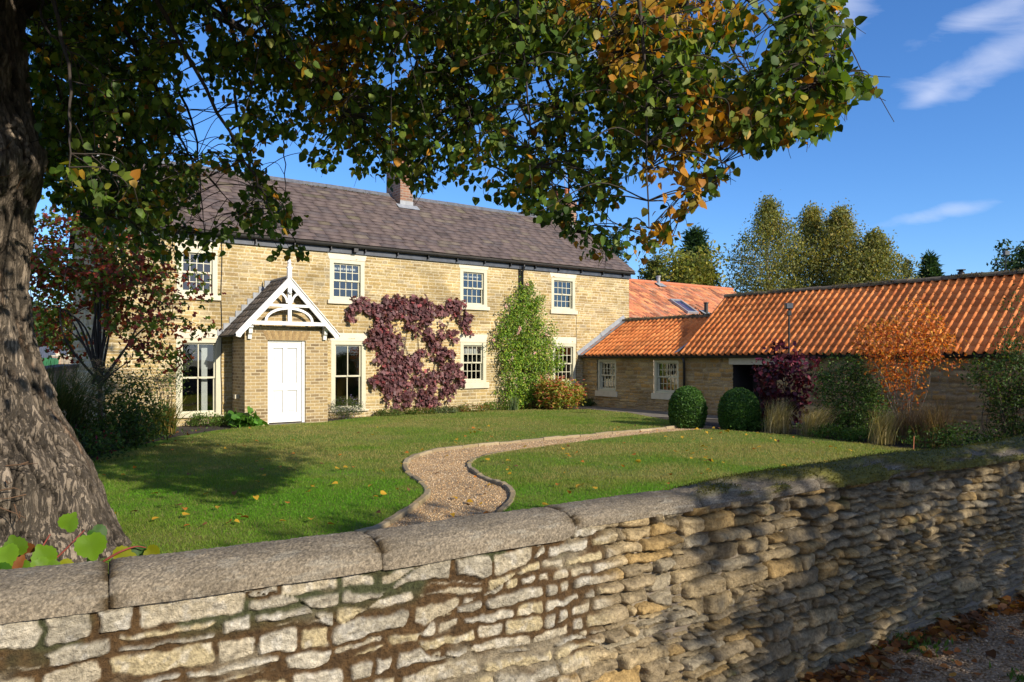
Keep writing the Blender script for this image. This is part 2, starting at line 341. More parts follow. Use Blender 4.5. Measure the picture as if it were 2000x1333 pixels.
def barkmat():
    m, N, L, B = newmat('lime_bark'); tc = nd(N, 'ShaderNodeTexCoord'); at_ = nd(N, 'ShaderNodeAttribute', attribute_name='Col')
    nz = nd(N, 'ShaderNodeTexNoise', Scale=3.0, Detail=4.0); L.new(tc.outputs['Object'], nz.inputs['Vector'])
    ad = nd(N, 'ShaderNodeMix', data_type='VECTOR'); ad.inputs[0].default_value = .10; L.new(tc.outputs['Object'], ad.inputs[4]); L.new(nz.outputs['Color'], ad.inputs[5])
    mp = nd(N, 'ShaderNodeMapping'); mp.inputs['Scale'].default_value = (1, 1, .13); L.new(ad.outputs[1], mp.inputs[0])
    v0 = nd(N, 'ShaderNodeTexNoise', Scale=24.0, Detail=7.0, Roughness=.66, Distortion=.35); L.new(mp.outputs[0], v0.inputs['Vector'])
    v1 = nd(N, 'ShaderNodeMath', operation='SUBTRACT'); L.new(v0.outputs[0], v1.inputs[0]); v1.inputs[1].default_value = .5
    v = nd(N, 'ShaderNodeMath', operation='ABSOLUTE'); L.new(v1.outputs[0], v.inputs[0])
    cr = nd(N, 'ShaderNodeMapRange'); cr.inputs[1].default_value = 0; cr.inputs[2].default_value = .060; cr.inputs[3].default_value = 0; cr.inputs[4].default_value = 1; L.new(v.outputs[0], cr.inputs[0])
    n2 = nd(N, 'ShaderNodeTexNoise', Scale=30.0, Detail=8.0, Roughness=.75); mp2 = nd(N, 'ShaderNodeMapping'); mp2.inputs['Scale'].default_value = (1.6, 1.6, .5); L.new(tc.outputs['Object'], mp2.inputs[0]); L.new(mp2.outputs[0], n2.inputs['Vector'])
    mr = nd(N, 'ShaderNodeMapRange'); mr.inputs[1].default_value = .3; mr.inputs[2].default_value = .7; mr.inputs[3].default_value = .66; mr.inputs[4].default_value = 1.34; L.new(n2.outputs[0], mr.inputs[0])
    c2 = nd(N, 'ShaderNodeMapRange'); c2.inputs[3].default_value = .72; c2.inputs[4].default_value = 1.05; L.new(cr.outputs[0], c2.inputs[0])
    mm = nd(N, 'ShaderNodeMath', operation='MULTIPLY'); L.new(mr.outputs[0], mm.inputs[0]); L.new(c2.outputs[0], mm.inputs[1])
    mx = nd(N, 'ShaderNodeMix', data_type='RGBA', blend_type='MULTIPLY'); mx.inputs[0].default_value = 1; L.new(at_.outputs['Color'], mx.inputs[6]); L.new(mm.outputs[0], mx.inputs[7]); L.new(mx.outputs[2], B.inputs['Base Color'])
    B.inputs['Roughness'].default_value = .92; B.inputs['Specular IOR Level'].default_value = .2
    h = nd(N, 'ShaderNodeMath', operation='MULTIPLY_ADD'); L.new(n2.outputs[0], h.inputs[0]); h.inputs[1].default_value = .9; L.new(cr.outputs[0], h.inputs[2])
    bp = nd(N, 'ShaderNodeBump', Strength=1.0, Distance=.03); L.new(h.outputs[0], bp.inputs['Height']); L.new(bp.outputs[0], B.inputs['Normal']); return m
M['bark'] = barkmat()
M['twig'] = attrmat('twig_bark', rough=.85, grain=.2, bump=0)
M['leaf'] = leafmat('leaf', .36, .5, .22); M['leaf2'] = leafmat('shiny_leaf', .25, .5, .28); M['bladem'] = leafmat('grass_blade', .35, .6, .2)
M['petal'] = leafmat('petal', .3, .7, .2); M['ridge'] = simple('mossy_ridge_mortar', (.13, .10, .065), .9, .25, 9, .5, stain=(.13, .12, .035))
M['bridge'] = simple('blue_grey_ridge_tile', (.10, .105, .12), .7, .2, 8, .2)
M['soil'] = simple('bed_soil', (.030, .022, .015), .95, .35, 9, .8, bscale=40)
M['paving'] = simple('stone_paving', (.16, .14, .11), .85, .2, 4, .3)
M['kerbm'] = attrmat('edging_stone', grain=.25, gscale=30, bump=.4, bscale=80)
M['gravel'] = attrmat('gravel_pebble', rough=.8, grain=.15, bump=0, spec=.3)
# ------------------------------------------------------------------ masonry generator
class Stones:
    def __init__(s, seed, x0, x1, z0, z1, hm, hv, wm, wv, split=.0, lead=0):
        rng = np.random.RandomState(seed); s.zb = [z0]
        while s.zb[-1] < z1: s.zb.append(s.zb[-1]+hm*(1+hv*(rng.rand()*2-1)))
        s.zb = np.array(s.zb); s.rows = []; s.cnt = 0
        for k in range(len(s.zb)-1):
            b = [x0-rng.rand()*wm]
            while b[-1] < x1+wm: b.append(b[-1]+wm*(1+wv*(rng.rand()*2-1)))
            m = len(b)-1; f = np.where(rng.rand(m) < split, .3+.4*rng.rand(m), 0)
            s.rows.append((np.array(b), f, s.cnt)); s.cnt += 2*m
    def ev(s, X, Z, r=.02):
        c = np.clip(np.searchsorted(s.zb, Z)-1, 0, len(s.rows)-1)
        D = np.zeros_like(X); I = np.zeros(X.shape, int); LX = np.zeros_like(X); LZ = np.zeros_like(X)
        for k, (b, f, o) in enumerate(s.rows):
            m = c == k
            if not m.any(): continue
            x = X[m]; z = Z[m]; j = np.clip(np.searchsorted(b, x)-1, 0, len(b)-2)
            za = np.full(x.shape, s.zb[k]); zc = np.full(x.shape, s.zb[k+1]); ff = f[j]; mid = za+(zc-za)*ff
            up = (ff > 0) & (z > mid); lo = (ff > 0) & (z <= mid)
            za = np.where(up, mid, za); zc = np.where(lo, mid, zc)
            hx = (b[j+1]-b[j])/2; hz = (zc-za)/2; cx = (b[j+1]+b[j])/2; cz = (za+zc)/2
            qx = np.abs(x-cx)-(hx-r); qz = np.abs(z-cz)-(hz-r)
            dist = np.hypot(np.maximum(qx, 0), np.maximum(qz, 0))+np.minimum(np.maximum(qx, qz), 0)-r
            D[m] = -dist; I[m] = o+2*j+up; LX[m] = (x-cx)/hx; LZ[m] = (z-cz)/hz
        return D, I, LX, LZ
class Mixed:
    def __init__(s, a, b, seed): s.a, s.b, s.seed, s.cnt = a, b, seed, a.cnt+b.cnt
    def ev(s, X, Z, r=.02):
        D, I, LX, LZ = s.a.ev(X, Z, r); D2, I2, LX2, LZ2 = s.b.ev(X, Z, r); m = fbm(X*1.7, Z*3.2, s.seed, 2); k = m > .52; e = np.abs(m-.52)*3.0
        return np.minimum(np.where(k, D2, D), e), np.where(k, I2+s.a.cnt, I), np.where(k, LX2, LX), np.where(k, LZ2, LZ)
def gridlines(a, b, step, snaps):
    ks = sorted(set([a, b]+[v for v in snaps if a < v < b])); out = []
    for p, q in zip(ks[:-1], ks[1:]):
        m = max(1, int(math.ceil((q-p)/step))); out += list(np.linspace(p, q, m+1)[:-1])
    return np.array(out+[b])
def masonry(name, x0, x1, z0, z1, openings, step, st, warp, joint, depth, tilt, pal, w, mortar, seed, mapf, mat, parent=None, mjit=.2, keep=None, post=None, xs=None, zs=None):
    rng = np.random.RandomState(seed)
    xs = gridlines(x0, x1, step, [v for o in openings for v in o[:2]]) if xs is None else xs
    zs = gridlines(z0, z1, step, [v for o in openings for v in o[2:]]) if zs is None else zs
    X, Z = np.meshgrid(xs, zs, indexing='ij')
    wx = X+warp*(fbm(X*6, Z*6, seed+1, 3)-.5)*2+warp*.5*(fbm(X*25, Z*25, seed+5, 3)-.5)*2; wz_ = Z+warp*(fbm(X*5, Z*7, seed+2, 3)-.5)*2+warp*.6*(fbm(X*22, Z*28, seed+6, 3)-.5)*2
    D, I, LX, LZ = st.ev(wx, wz_)
    body = smooth(joint*.35, joint*1.6, D)
    ra = rng.rand(st.cnt, 4)-.5
    h = depth*body*(1+.9*ra[I, 0])+body*tilt*(ra[I, 1]*LX+ra[I, 2]*LZ)+body*depth*.35*(fbm(X*18, Z*18, seed+3, 4)-.5)
    pc = pick(rng, pal, w, st.cnt, .16)
    tone = .66+.66*fbm(X*1.8, Z*2.6, seed+9, 5)
    col = pc[I]*body[..., None]+np.array(mortar)*(1-body[..., None])*(1+mjit*(fbm(X*9, Z*9, seed+4, 3)-.5)[..., None]*2)
    col = col*tone[..., None]
    if post is not None: h, col = post(X, Z, D, body, I, h, col)
    V = mapf(X.ravel(), Z.ravel(), h.ravel())
    nx, nz = X.shape; ii, jj = np.meshgrid(np.arange(nx-1), np.arange(nz-1), indexing='ij')
    cx = (xs[:-1]+xs[1:])[:, None]/2+0*jj; cz = (zs[:-1]+zs[1:])[None, :]/2+0*ii; ok = np.ones(cx.shape, bool)
    for (a, b, c, d) in openings: ok &= ~((cx > a) & (cx < b) & (cz > c) & (cz < d))
    if keep is not None: ok &= keep(cx, cz)
    a = (ii*nz+jj)[ok]
    F = np.stack([a, a+nz, a+nz+1, a+1], -1)
    return npmesh(name, V, [F], mat, parent, col.reshape(-1, 3))

# ------------------------------------------------------------------ the house
house = thing('farmhouse', 'long two storey yellow stone farmhouse with purple grey slate roof and gabled white porch', 'house', (F0[0], F0[1], 0), HROT)
XL, XR = -4.08, 12.68; ZW = 4.48
WIN = []     # (px l, px r, py top, py bottom, lintel top py, sill bottom py, cols, rows per sash, label)
specs = [(345, 424.7, 487, 575.6, 464, 586, 4, 2), (643.6, 711.7, 509, 587, 491, 595, 4, 2), (898.4, 951, 526.5, 598.5, 515, 606, 4, 2), (1076.6, 1123, 543.6, 606, 532, 614, 4, 2),
         (343.7, 431.5, 662, 812, 643, 815, 2, 1), (646.5, 714, 667, 801, 651, 804, 2, 1), (899, 949.4, 669, 747, 653.5, 759, 4, 2), (1079, 1124, 672, 748, 659, 758, 4, 2)]
for (l, r, t, b, lt, sb, c, rw) in specs:
    m = (l+r)/2; x0, x1 = fs(l), fs(r); z1, z0 = fz(m, t), fz(m, b)
    WIN.append((x0, x1, z0, z1, fz(m, lt), fz(m, sb), c, rw))
# porch measurements
PD = 1.05
px0, px1 = fs(478, PD), fs(640, PD); pcx = (px0+px1)/2
dx0, dx1 = fs(523, PD), fs(597, PD)
doorz = fz(560, 667, PD)
facade_open = [(a, b, c, d) for (a, b, c, d, *_r) in WIN]
pal_f = [(.365, .265, .110), (.39, .290, .130), (.335, .235, .092), (.41, .32, .165), (.29, .205, .092), (.36, .285, .165)]
stF = Stones(11, XL, XR, -.3, ZW+.1, .086, .26, .27, .55, .02)
def mapF(X, Z, h): return np.c_[X, -h, Z]
def postF(X, Z, D, body, I, h, col):
    damp = smooth(.75, .0, Z)*(.35+.65*fbm(X*1.3, Z*2, 77, 3)); col = col*(1-.22*damp[..., None])+np.array([.36, .32, .21])*.22*damp[..., None]
    st_ = smooth(.55, .75, fbm(X*.9, Z*1.5, 88, 4)); return h, col*(1-.22*st_[..., None])
masonry('wall', XL, XR, -.15, ZW, facade_open, .021, stF, .011, .010, .012, .006, pal_f, [6, 5, 4, 2, 2, 1.5], (.53, .455, .31), 5, mapF, M['stone'], house, post=postF)
RD = 3.0; ZR = 6.97                      # depth and height of the ridge
stG = Stones(12, -.1, 2*RD+.1, -.3, ZR+.2, .12, .25, .30, .45, .1)
def gable(name, x, sgn, step=.04):
    def keep(y, z): return z < np.where(y < RD, ZW+(ZR-ZW-.1)*y/RD, ZW+(ZR-ZW-.1)*(2*RD-y)/RD)
    masonry(name, 0, 2*RD, -.15, ZR, [], step, stG, .014, .012, .012, .006, pal_f, [3, 3, 4, 2, 4, 2], (.38, .33, .24), 6, lambda Y, Z, h: np.c_[x+sgn*h, Y, Z], M['stone'], house, keep=keep)
gable('wall', XL, -1); gable('wall', XR, 1)
MB().box(XL, XR, 2*RD-.1, 2*RD, -.15, ZW).build('wall', M['garden'], house)
r = MB(); r.box(XL+.05, XR-.05, .28, 2*RD-.1, 2.40, 2.55); r.box(XL+.05, XR-.05, .28, 2*RD-.1, ZW-.06, ZW+.02)
for x in (-.6, 3.1, 6.4, 10.0): r.box(x-.06, x+.06, .3, 2*RD-.1, 0, ZW)
r.box(XL+.05, XR-.05, 3.2, 3.3, 0, ZW); r.box(XL+.05, XR-.05, .28, 2*RD-.1, -.1, .02); r.build('interior', M['room'], house)
# slate roof: real overlapping slates
def slate_roof(name, xa, xb, ye, ze, yr, zr, gauge, wm, seed, pal, w, parent, mat, post=None, th=.009):
    rng = np.random.RandomState(seed); L = math.hypot(yr-ye, zr-ze); d = np.array([0, (yr-ye)/L, (zr-ze)/L]); nn = np.array([0, -d[2], d[1]])
    if nn[2] < 0: nn = -nn
    rows = int(L/gauge); Vs, Fs, Cs = [], [], []; nv = 0
    for k in range(rows+1):
        x = xa-rng.rand()*wm*.5 if k % 2 else xa-wm*.5
        while x < xb:
            wd = wm*(.82+.36*rng.rand()); a = max(x, xa)+.004; b = min(x+wd, xb)-.004; x += wd
            if b-a < .03: continue
            v0 = k*gauge+rng.normal()*.004; v1 = min(v0+gauge*1.35, L)
            lift = .016+.010*rng.rand(); tw = rng.normal()*.004
            base = np.array([0, ye, ze])
            def P(xx, v, hh): return base+d*v+nn*hh+np.array([xx, 0, 0])
            q = [P(a, v0, lift+tw), P(b, v0, lift-tw), P(b, v1, .002), P(a, v1, .002), P(a, v0, lift+tw-th), P(b, v0, lift-tw-th), P(a, v1, -.008), P(b, v1, -.008)]
            Vs += q; Fs += [(nv, nv+1, nv+2, nv+3), (nv+4, nv+5, nv+1, nv), (nv+4, nv, nv+3, nv+6), (nv+1, nv+5, nv+7, nv+2)]; nv += 8
            c = pick(rng, pal, w, 1, .14)[0]
            if post: c = post(c, (a+b)/2, k/rows, rng)
            Cs += [c]*8
    o = npmesh(name, np.array(Vs), [np.array(Fs)], mat, parent, np.array(Cs))
    return o
slate_pal = [(.100, .074, .068), (.092, .068, .064), (.110, .081, .072), (.080, .063, .062), (.115, .092, .072)]
def slpost(c, x, v, rng):
    c = np.array(c)
    if rng.rand() < .03: c = c*.7+np.array([.12, .11, .04])*.3
    if rng.rand() < .03: c = c*.55+.0
    return c
YE, ZE = -.24, 4.70
roof = slate_roof('roof', XL-.12, XR+.10, YE, ZE, RD, ZR, .205, .40, 3, slate_pal, [5, 5, 4, 3, 1], house, M['slate'], slpost)
rb = MB(); rb.prism([(0, 0)]*0 or [(YE+.02, ZE-.05), (YE+.02, ZE-.012), (RD, ZR-.012), (2*RD+.24, ZE-.012), (2*RD+.24, ZE-.05), (RD, ZR-.06)], 0, 1)
rb.V = [(XL-.11 if y == 0 else XR+.09, x, z) for (x, y, z) in rb.V]; rb.build('roof_deck', M['dark'], house)
slate_roof('roof_back', XL-.12, XR+.10, 2*RD+.24, ZE, RD, ZR, .35, .7, 4, slate_pal, [1]*5, house, M['slate'])
rt = MB(); x = XL-.12; rr = random.Random(2)
while x < XR+.08:
    w_ = .44; xe = min(x+w_, XR+.1)-.006; z = ZR+.015+rr.uniform(-.006, .006)
    rt.add([(xx, RD+yy, z+zz) for xx in (x, xe) for (yy, zz) in ((-.15, -.10), (-.13, -.075), (-.05, .03), (.05, .03), (.13, -.075), (.15, -.10))],
           [(i, i+1, i+7, i+6) for i in range(5)]+[(0, 1, 2, 3, 4, 5), (11, 10, 9, 8, 7, 6)]); x += w_
rt.build('ridge_tiles', M['bridge'], roof)
mo = Acc(); rng = np.random.RandomState(8); k = 1400
xs_ = XL+rng.rand(k)*(XR-XL); P = np.c_[xs_, RD-.16-.05*rng.rand(k), ZR-.13+.02*rng.rand(k)]
scatter_leaves(mo, rng, P[fbm(xs_*2, xs_*0, 4, 3) > .45], .045, [(.09, .09, .03), (.14, .12, .06), (.05, .05, .03)], [2, 1, 1], 'round'); tag(mo.build('ridge_moss', M['leaf2'], roof), kind='stuff')
# fascia, gutter and brackets
MB().box(XL-.05, XR+.03, -.07, -.012, ZW-.02, ZE-.07).build('fascia', M['navy'], house)
g = MB(); prof = [(-.055*cos(t)-.165, -.055*sin(t)+ZE-.045) for t in np.linspace(0, pi, 7)]
g.add([(x, y, z) for x in (XL-.1, XR+.12) for (y, z) in prof+[(-.112, ZE-.045+.006), (-.218, ZE-.045+.006)]], [tuple(range(9))[::-1], tuple(range(9, 18))]+[(i, i+1, i+10, i+9) for i in range(6)])
gut = g.build('gutter', M['black'], house)
for k in range(17):
    x = XL+.35+k*1.0; b = MB(); b.box(x-.012, x+.012, -.16, -.071, ZE-.20, ZE-.05); b.box(x-.02, x+.02, -.12, -.0705, ZE-.14, ZE-.115); b.build('gutter_bracket', M['black'], house)
MB().box(fs(690)-.06, fs(690)+.06, -.2, -.071, ZE-.20, ZE-.1).build('gutter_outlet', M['black'], house)
MB().tube([(fs(1018), -.16, ZE-.08), (fs(1018), -.16, ZE-.18), (fs(1018), -.07, ZE-.34), (fs(1018), -.07, .05)], .036, 10).build('downpipe', M['black'], house, True)
MB().tube([(fs(1013), -.06, ZE-.15), (fs(1013), -.06, .05)], .022, 8).build('downpipe', M['black'], house, True)
MB().tube([(fs(432)+.0*i+.012*sin(i*1.3), -.03, ZW-.02-i*.36) for i in range(13)], .009, 5).build('cable', M['black'], house); MB().tube([(fs(1125)+.005*sin(i*2.3), -.025, 3.2-i*.25) for i in range(13)], .005, 5).build('cable', M['black'], house)

# sash windows
def sash_window(x0, x1, z0, z1, cols, rows, parent, yoff=0.0, fw=.105, sillz=None, lintz=None, lint_flare=.07, sill_out=.06, blind=None, mats=('frame', 'cream', 'lintel'), curtain=False, rev=False):
    f = MB(); y0 = yoff-.012; yb = yoff+.20
    f.box(x0, x0+fw, y0, yb, z0, z1); f.box(x1-fw, x1, y0, yb, z0, z1); f.box(x0+fw, x1-fw, y0+.002, yb, z1-fw*.8, z1); f.box(x0+fw, x1-fw, y0-.01, yb, z0, z0+.06)
    zi0, zi1 = z0+.06, z1-fw*.8; zm = (zi0+zi1)/2; xa, xb = x0+fw, x1-fw
    for (a, b, yy) in ((zm-.018, zi1, yoff+.05), (zi0, zm+.018, yoff+.085)):
        s = .042
        f.box(xa, xa+s, yy, yy+.035, a, b); f.box(xb-s, xb, yy, yy+.035, a, b); f.box(xa+s, xb-s, yy+.001, yy+.034, b-.036, b); f.box(xa+s, xb-s, yy+.001, yy+.034, a, a+.045)
        bw = .0095 if cols > 2 else .012
        for k in range(1, cols):
            xc = xa+s+(xb-xa-2*s)*k/cols; f.box(xc-bw, xc+bw, yy+.006, yy+.03, a+.045, b-.036)
        for k in range(1, rows):
            zc = a+.045+(b-a-.081)*k/rows; f.box(xa+s, xb-s, yy+.008, yy+.028, zc-bw, zc+bw)
    f.box((xa+xb)/2-.03, (xa+xb)/2+.03, yoff+.03, yoff+.05, zm+.006, zm+.03)
    w = f.build('window', M[mats[0]], parent)
    g = MB()
    for (a, b, yy) in ((zm, zi1, yoff+.067), (zi0, zm, yoff+.102)): g.add([(xa+.02, yy, a+.02), (xb-.02, yy, a+.02), (xb-.02, yy, b-.02), (xa+.02, yy, b-.02)], [(0, 1, 2, 3)])
    g.build('pane', M['glass'], w)
    if sillz is not None:
        MB().box(x0-.07, x1+.07, yoff-sill_out-.01, yoff+.05, sillz, z0-.003).build('sill', M[mats[1]], w, bevel=.008)
    if lintz is not None:
        MB().prism([(x0-.02, z1+.004), (x1+.02, z1+.004), (x1+.02+lint_flare, lintz), (x0-.02-lint_flare, lintz)], yoff-.018, yoff+.1).build('lintel', M[mats[2]], w, bevel=.006)
    if blind:
        bl = MB(); k = 14
        for i in range(k):
            xx = xa+(xb-xa)*i/k; bl.add([(xx, yoff+.19+.012*(i % 2), zi1-blind), (xx+(xb-xa)/k, yoff+.19+.012*((i+1) % 2), zi1-blind), (xx+(xb-xa)/k, yoff+.19+.012*((i+1) % 2), zi1), (xx, yoff+.19+.012*(i % 2), zi1)], [(0, 1, 2, 3)])
        bl.build('blind', M['blind'], w)
    if curtain:
        MB().box(xb-.28, xb-.14, yoff+.24, yoff+.40, z0+.02, z1-.1).build('shutter', M['blind'], w)
    return w
blinds = [None, .16, .14, None, None, None, .26, None]
for k, (x0, x1, z0, z1, lz, sz, c, rw) in enumerate(WIN):
    low = k in (4, 5)
    sash_window(x0, x1, z0, z1, c, rw, house, 0, .115 if not low else .12, sz, lz, .075 if k < 4 else .03, .07, blinds[k], curtain=(k == 4))

# porch: brick body, gabled slate roof, white bargeboard with arched fretwork and finial
apexz = fz(571, 546, PD+.25); tiez = fz(571, 636, PD+.25); eavz = fz(463, 655, PD+.25)
ex0, ex1 = fs(461, PD+.25), fs(661.5, PD+.25); acx = (ex0+ex1)/2
pb = MB(); zt = tiez-.02
pb.box(px0, dx0, -PD, -.0-.02, -.15, zt-.0); pb.box(dx1, px1, -PD, -.02, -.15, zt)
pb.box(dx0, dx1, -PD, -.02, doorz+.02, zt)
slope = (apexz-eavz)/(acx-ex0)
pb.prism([(px0+.02, zt+.002), (px1-.02, zt+.002), (px1-.02, apexz-slope*(px1-.02-acx)-.08), (acx, apexz-.08), (px0+.02, apexz-slope*(acx-px0-.02)-.08)], -PD, -.02)
porch = pb.build('porch', M['porchbrick'], house)
ar = MB(); na = 13
for i in range(na):      # rubbed brick arch over the door
    a0, a1 = (i+.06)/na, (i+.94)/na; w0, w1 = dx0-.03, dx1+.03; f0, f1 = dx0-.13, dx1+.13
    ar.prism([(w0+(w1-w0)*a0, doorz+.03), (w0+(w1-w0)*a1, doorz+.03), (f0+(f1-f0)*a1, doorz+.24), (f0+(f1-f0)*a0, doorz+.24)], -PD-.006, -PD+.05, (.34, .235, .11) if i % 2 else (.27, .18, .085))
ar.build('door_arch', M['stone'], porch)
# door with four panels
yd = -PD+.10; d = MB(); d.box(dx0, dx0+.0505, yd-.03, yd+.05, 0, doorz); d.box(dx1-.075, dx1, yd-.05, yd+.05, 0, doorz); d.box(dx0+.05, dx1-.075, yd-.03, yd+.05, doorz-.03, doorz+.02)
d.build('door_frame', M['white'], porch)
da, db = dx0+.052, dx1-.077; d = MB(); d.box(da, db, yd+.024, yd+.05, .02, doorz-.032)
for (a, b) in ((da, da+.11), (db-.11, db), ((da+db)/2-.055, (da+db)/2+.055)): d.box(a, b, yd-.012, yd+.0238, .02, doorz-.032)
for (a, b) in ((.02, .25), (.80, .98), (doorz-.17, doorz-.032)):
    d.box(da+.11, (da+db)/2-.055, yd-.0115, yd+.0238, a, b); d.box((da+db)/2+.055, db-.11, yd-.0115, yd+.0238, a, b)
for (a, b) in ((.25, .80), (.98, doorz-.17)):
    for (l, r_) in ((da+.11, (da+db)/2-.055), ((da+db)/2+.055, db-.11)): d.box(l+.05, r_-.05, yd+.004, yd+.0239, a+.05, b-.05)
d.build('door', M['white'], porch, bevel=.006)
MB().box(dx0-.03, dx1+.02, -PD-.12, yd+.1, -.10, -.005).build('door_step', M['paving'], porch)
# porch roof slopes (slates on boards), lead soakers against the wall
def porch_slope(sg):
    L = math.hypot(acx-ex0, apexz-eavz)+.06; a = np.array([sg*(acx-ex0), 0, -(apexz-eavz)]); a /= np.linalg.norm(a); nn = np.array([sg*(apexz-eavz), 0, acx-ex0]); nn /= np.linalg.norm(nn)
    rng = np.random.RandomState(5); A = Acc(); top = np.array([acx, 0, apexz+.05]); rows = 9; gz = L/rows
    for k in range(rows):
        y = -PD-.22-(.1 if k % 2 else 0)
        while y < -.02:
            w_ = .26; ya, yb = max(y, -PD-.22)+.002, min(y+w_, -.02)-.002; y += w_
            if yb-ya < .03: continue
            b0 = top+a*(k*gz-.06 if k else 0); b1 = top+a*(k+1)*gz; q = []
            for (bb, hh) in ((b0, .0), (b1, .016)):
                for yy in (ya, yb):
                    q += [bb+nn*hh+np.array([0, yy, 0]), bb+nn*(hh-.010)+np.array([0, yy, 0])]
            F = np.array([[0, 2, 6, 4], [4, 6, 7, 5], [0, 4, 5, 1], [2, 3, 7, 6], [1, 5, 7, 3]])
            if sg > 0: F = F[:, ::-1]
            A.add(np.array(q), [F], pick(rng, [(.13, .11, .10), (.17, .14, .12), (.10, .09, .085)], [1, 1, 1], 1)[0])
    o = A.build('porch_roof', M['slate'], porch)
    s = MB()
    for k in range(9):
        p = top+a*(k*gz+gz*.5)+nn*.03; s.box(p[0]-.09, p[0]+.09, -.032, -.022, p[2]-.09, p[2]+.07)
    s.build('lead_soaker', M['lead'], porch)
    dk = MB(); p0 = top-nn*.014; p1 = top+a*L-nn*.014
    dk.add([(p[0], yy, p[2]) for p in (p0, p1, p1-nn*.03, p0-nn*.03) for yy in (-PD-.20, -.025)], [(0, 1, 3, 2), (2, 3, 5, 4), (4, 5, 7, 6), (6, 7, 1, 0), (0, 2, 4, 6), (7, 5, 3, 1)]); dk.build('roof_boards', M['dark'], porch)
porch_slope(-1); porch_slope(1)
MB().tube([(acx, -PD-.21, apexz+.062), (acx, -.02, apexz+.062)], .035, 8).build('porch_ridge', M['lead'], porch)
yb0, yb1 = -PD-.27, -PD-.21; bw = .13
bg = MB()
for sg in (-1, 1):
    ex = ex0 if sg < 0 else ex1; hw = ex-acx; zb = apexz-abs(hw)*slope
    bg.prism([(acx, apexz+.04), (ex, zb+.04), (ex-.0*sg, zb-.03), (ex-.10*sg, zb-.05), (ex-.14*sg, zb-.04+.06), (acx, apexz-.15)][::sg], yb0, yb1)
    bg.prism([(acx, apexz+.075), (ex+.02*sg, zb+.06), (ex+.02*sg, zb+.025), (acx, apexz+.04)][::sg], yb0-.035, yb0+.004)
bg.build('bargeboard', M['white'], porch, bevel=.006)
tz0, tz1 = tiez-.0, tiez+.09; fr = MB()
def hwid(z): return (apexz-.13-z)/slope
fr.box(acx-hwid(tz0)-.02, acx+hwid(tz0)+.02, yb0+.006, yb1-.006, tz0, tz1)
cz0 = fz(571, 598, PD+.25); cz0 -= .03; fr.box(acx-hwid(cz0)-.02, acx+hwid(cz0)+.02, yb0+.008, yb1-.008, cz0, cz0+.065)
fr.box(acx-.045, acx+.045, yb0-.004, yb1-.004, tz1, apexz-.06)
def arc(cx, cz, rx, rz, t0, t1, wd, k=14):
    ts = np.linspace(t0, t1, k)
    for a, b in zip(ts[:-1], ts[1:]):
        q = [(cx+(rx+s)*cos(t), cz+(rz+s)*sin(t)) for (t, s) in ((a, 0), (b, 0), (b, wd), (a, wd))]
        fr.prism(q[::-1], yb0+.010, yb1-.010)
rx = hwid(tz1)*.66; rz = cz0-tz1-.06; arc(acx, tz1, rx, rz, .02, pi-.02, .06)
r2 = hwid(cz0)*.46
for sg in (-1, 1):
    c = acx+sg*(r2+.03); arc(c, cz0+.065, r2*.78, r2*1.05, *((.12, pi/2+.35) if sg < 0 else (pi/2-.35, pi-.12)), .055)
fr.build('fretwork', M['white'], porch)
fz_ = MB(); ft = fz(571, 496, PD+.25)
fz_.box(acx-.05, acx+.05, yb0-.012, yb1+.012, apexz-.28, ft-.36); fz_.box(acx-.065, acx+.065, yb0-.025, yb1+.025, ft-.36, ft-.33)
prof = [(.045, ft-.33), (.05, ft-.27), (.035, ft-.25), (.055, ft-.22), (.04, ft-.19), (.03, ft-.17), (.022, ft-.1), (.004, ft)]
fz_.tube([(acx, (yb0+yb1)/2, z) for _, z in prof], [r_ for r_, _ in prof], 10)
dp = [(.03, apexz-.30), (.05, apexz-.33), (.03, apexz-.37)]; fz_.tube([(acx, yb0-.02, z) for _, z in dp], [r_ for r_, _ in dp], 8)
fz_.build('finial', M['white'], porch)
for cxb in (px0+.10, px1-.10):
    bk = MB(); q = [(-PD-.20, tz0), (-PD-.20, tz0-.06), (-PD-.15, tz0-.10), (-PD-.14, tz0-.2), (-PD-.08, tz0-.24), (-PD-.07, tz0-.34), (-PD+.01, tz0-.34), (-PD+.01, tz0)]
    bk.prism(q, cxb-.045, cxb+.045); bk.V = [(y, x, z) for (x, y, z) in bk.V]; bk.build('bracket', M['white'], porch, bevel=.006)
MB().box(px0-.10, px0-.004, -.62, -.50, .62, .72).build('meter_box', M['cream'], porch)

# chimneys
def chimney(x, y0, y1, wx, zb, ztop, pots, flash=True):
    c = MB(); c.box(x-wx/2, x+wx/2, y0, y1, zb, ztop-.20); c.box(x-wx/2-.035, x+wx/2+.035, y0-.035, y1+.035, ztop-.20, ztop-.12); c.box(x-wx/2-.015, x+wx/2+.015, y0-.015, y1+.015, ztop-.12, ztop)
    o = c.build('chimney', M['chimbrick'], house)
    for py_ in pots:
        prof = [(.12, 0), (.11, .05), (.095, .3), (.10, .42), (.125, .44), (.125, .48), (.09, .5)]
        MB().tube([(x, py_, ztop+h) for _, h in prof], [r_ for r_, _ in prof], 12).build('chimney_pot', M['terracotta'], o, True)
    f = MB(); zr = lambda y: ZR+.03-(ZR-ZE)*abs(y-RD)/(RD-YE)
    f.add([(x-wx/2-.16, y0-.22, zr(y0-.22)+.02), (x+wx/2+.16, y0-.22, zr(y0-.22)+.02), (x+wx/2+.16, y0-.006, zr(y0)+.03), (x-wx/2-.16, y0-.006, zr(y0)+.03)], [(0, 1, 2, 3)])
    f.box(x-wx/2-.012, x+wx/2+.012, y0-.012, y0-.004, zr(y0), zr(y0)+.15); f.build('flashing', M['lead'], o)
    return o
R0 = F0+u*0-n*RD
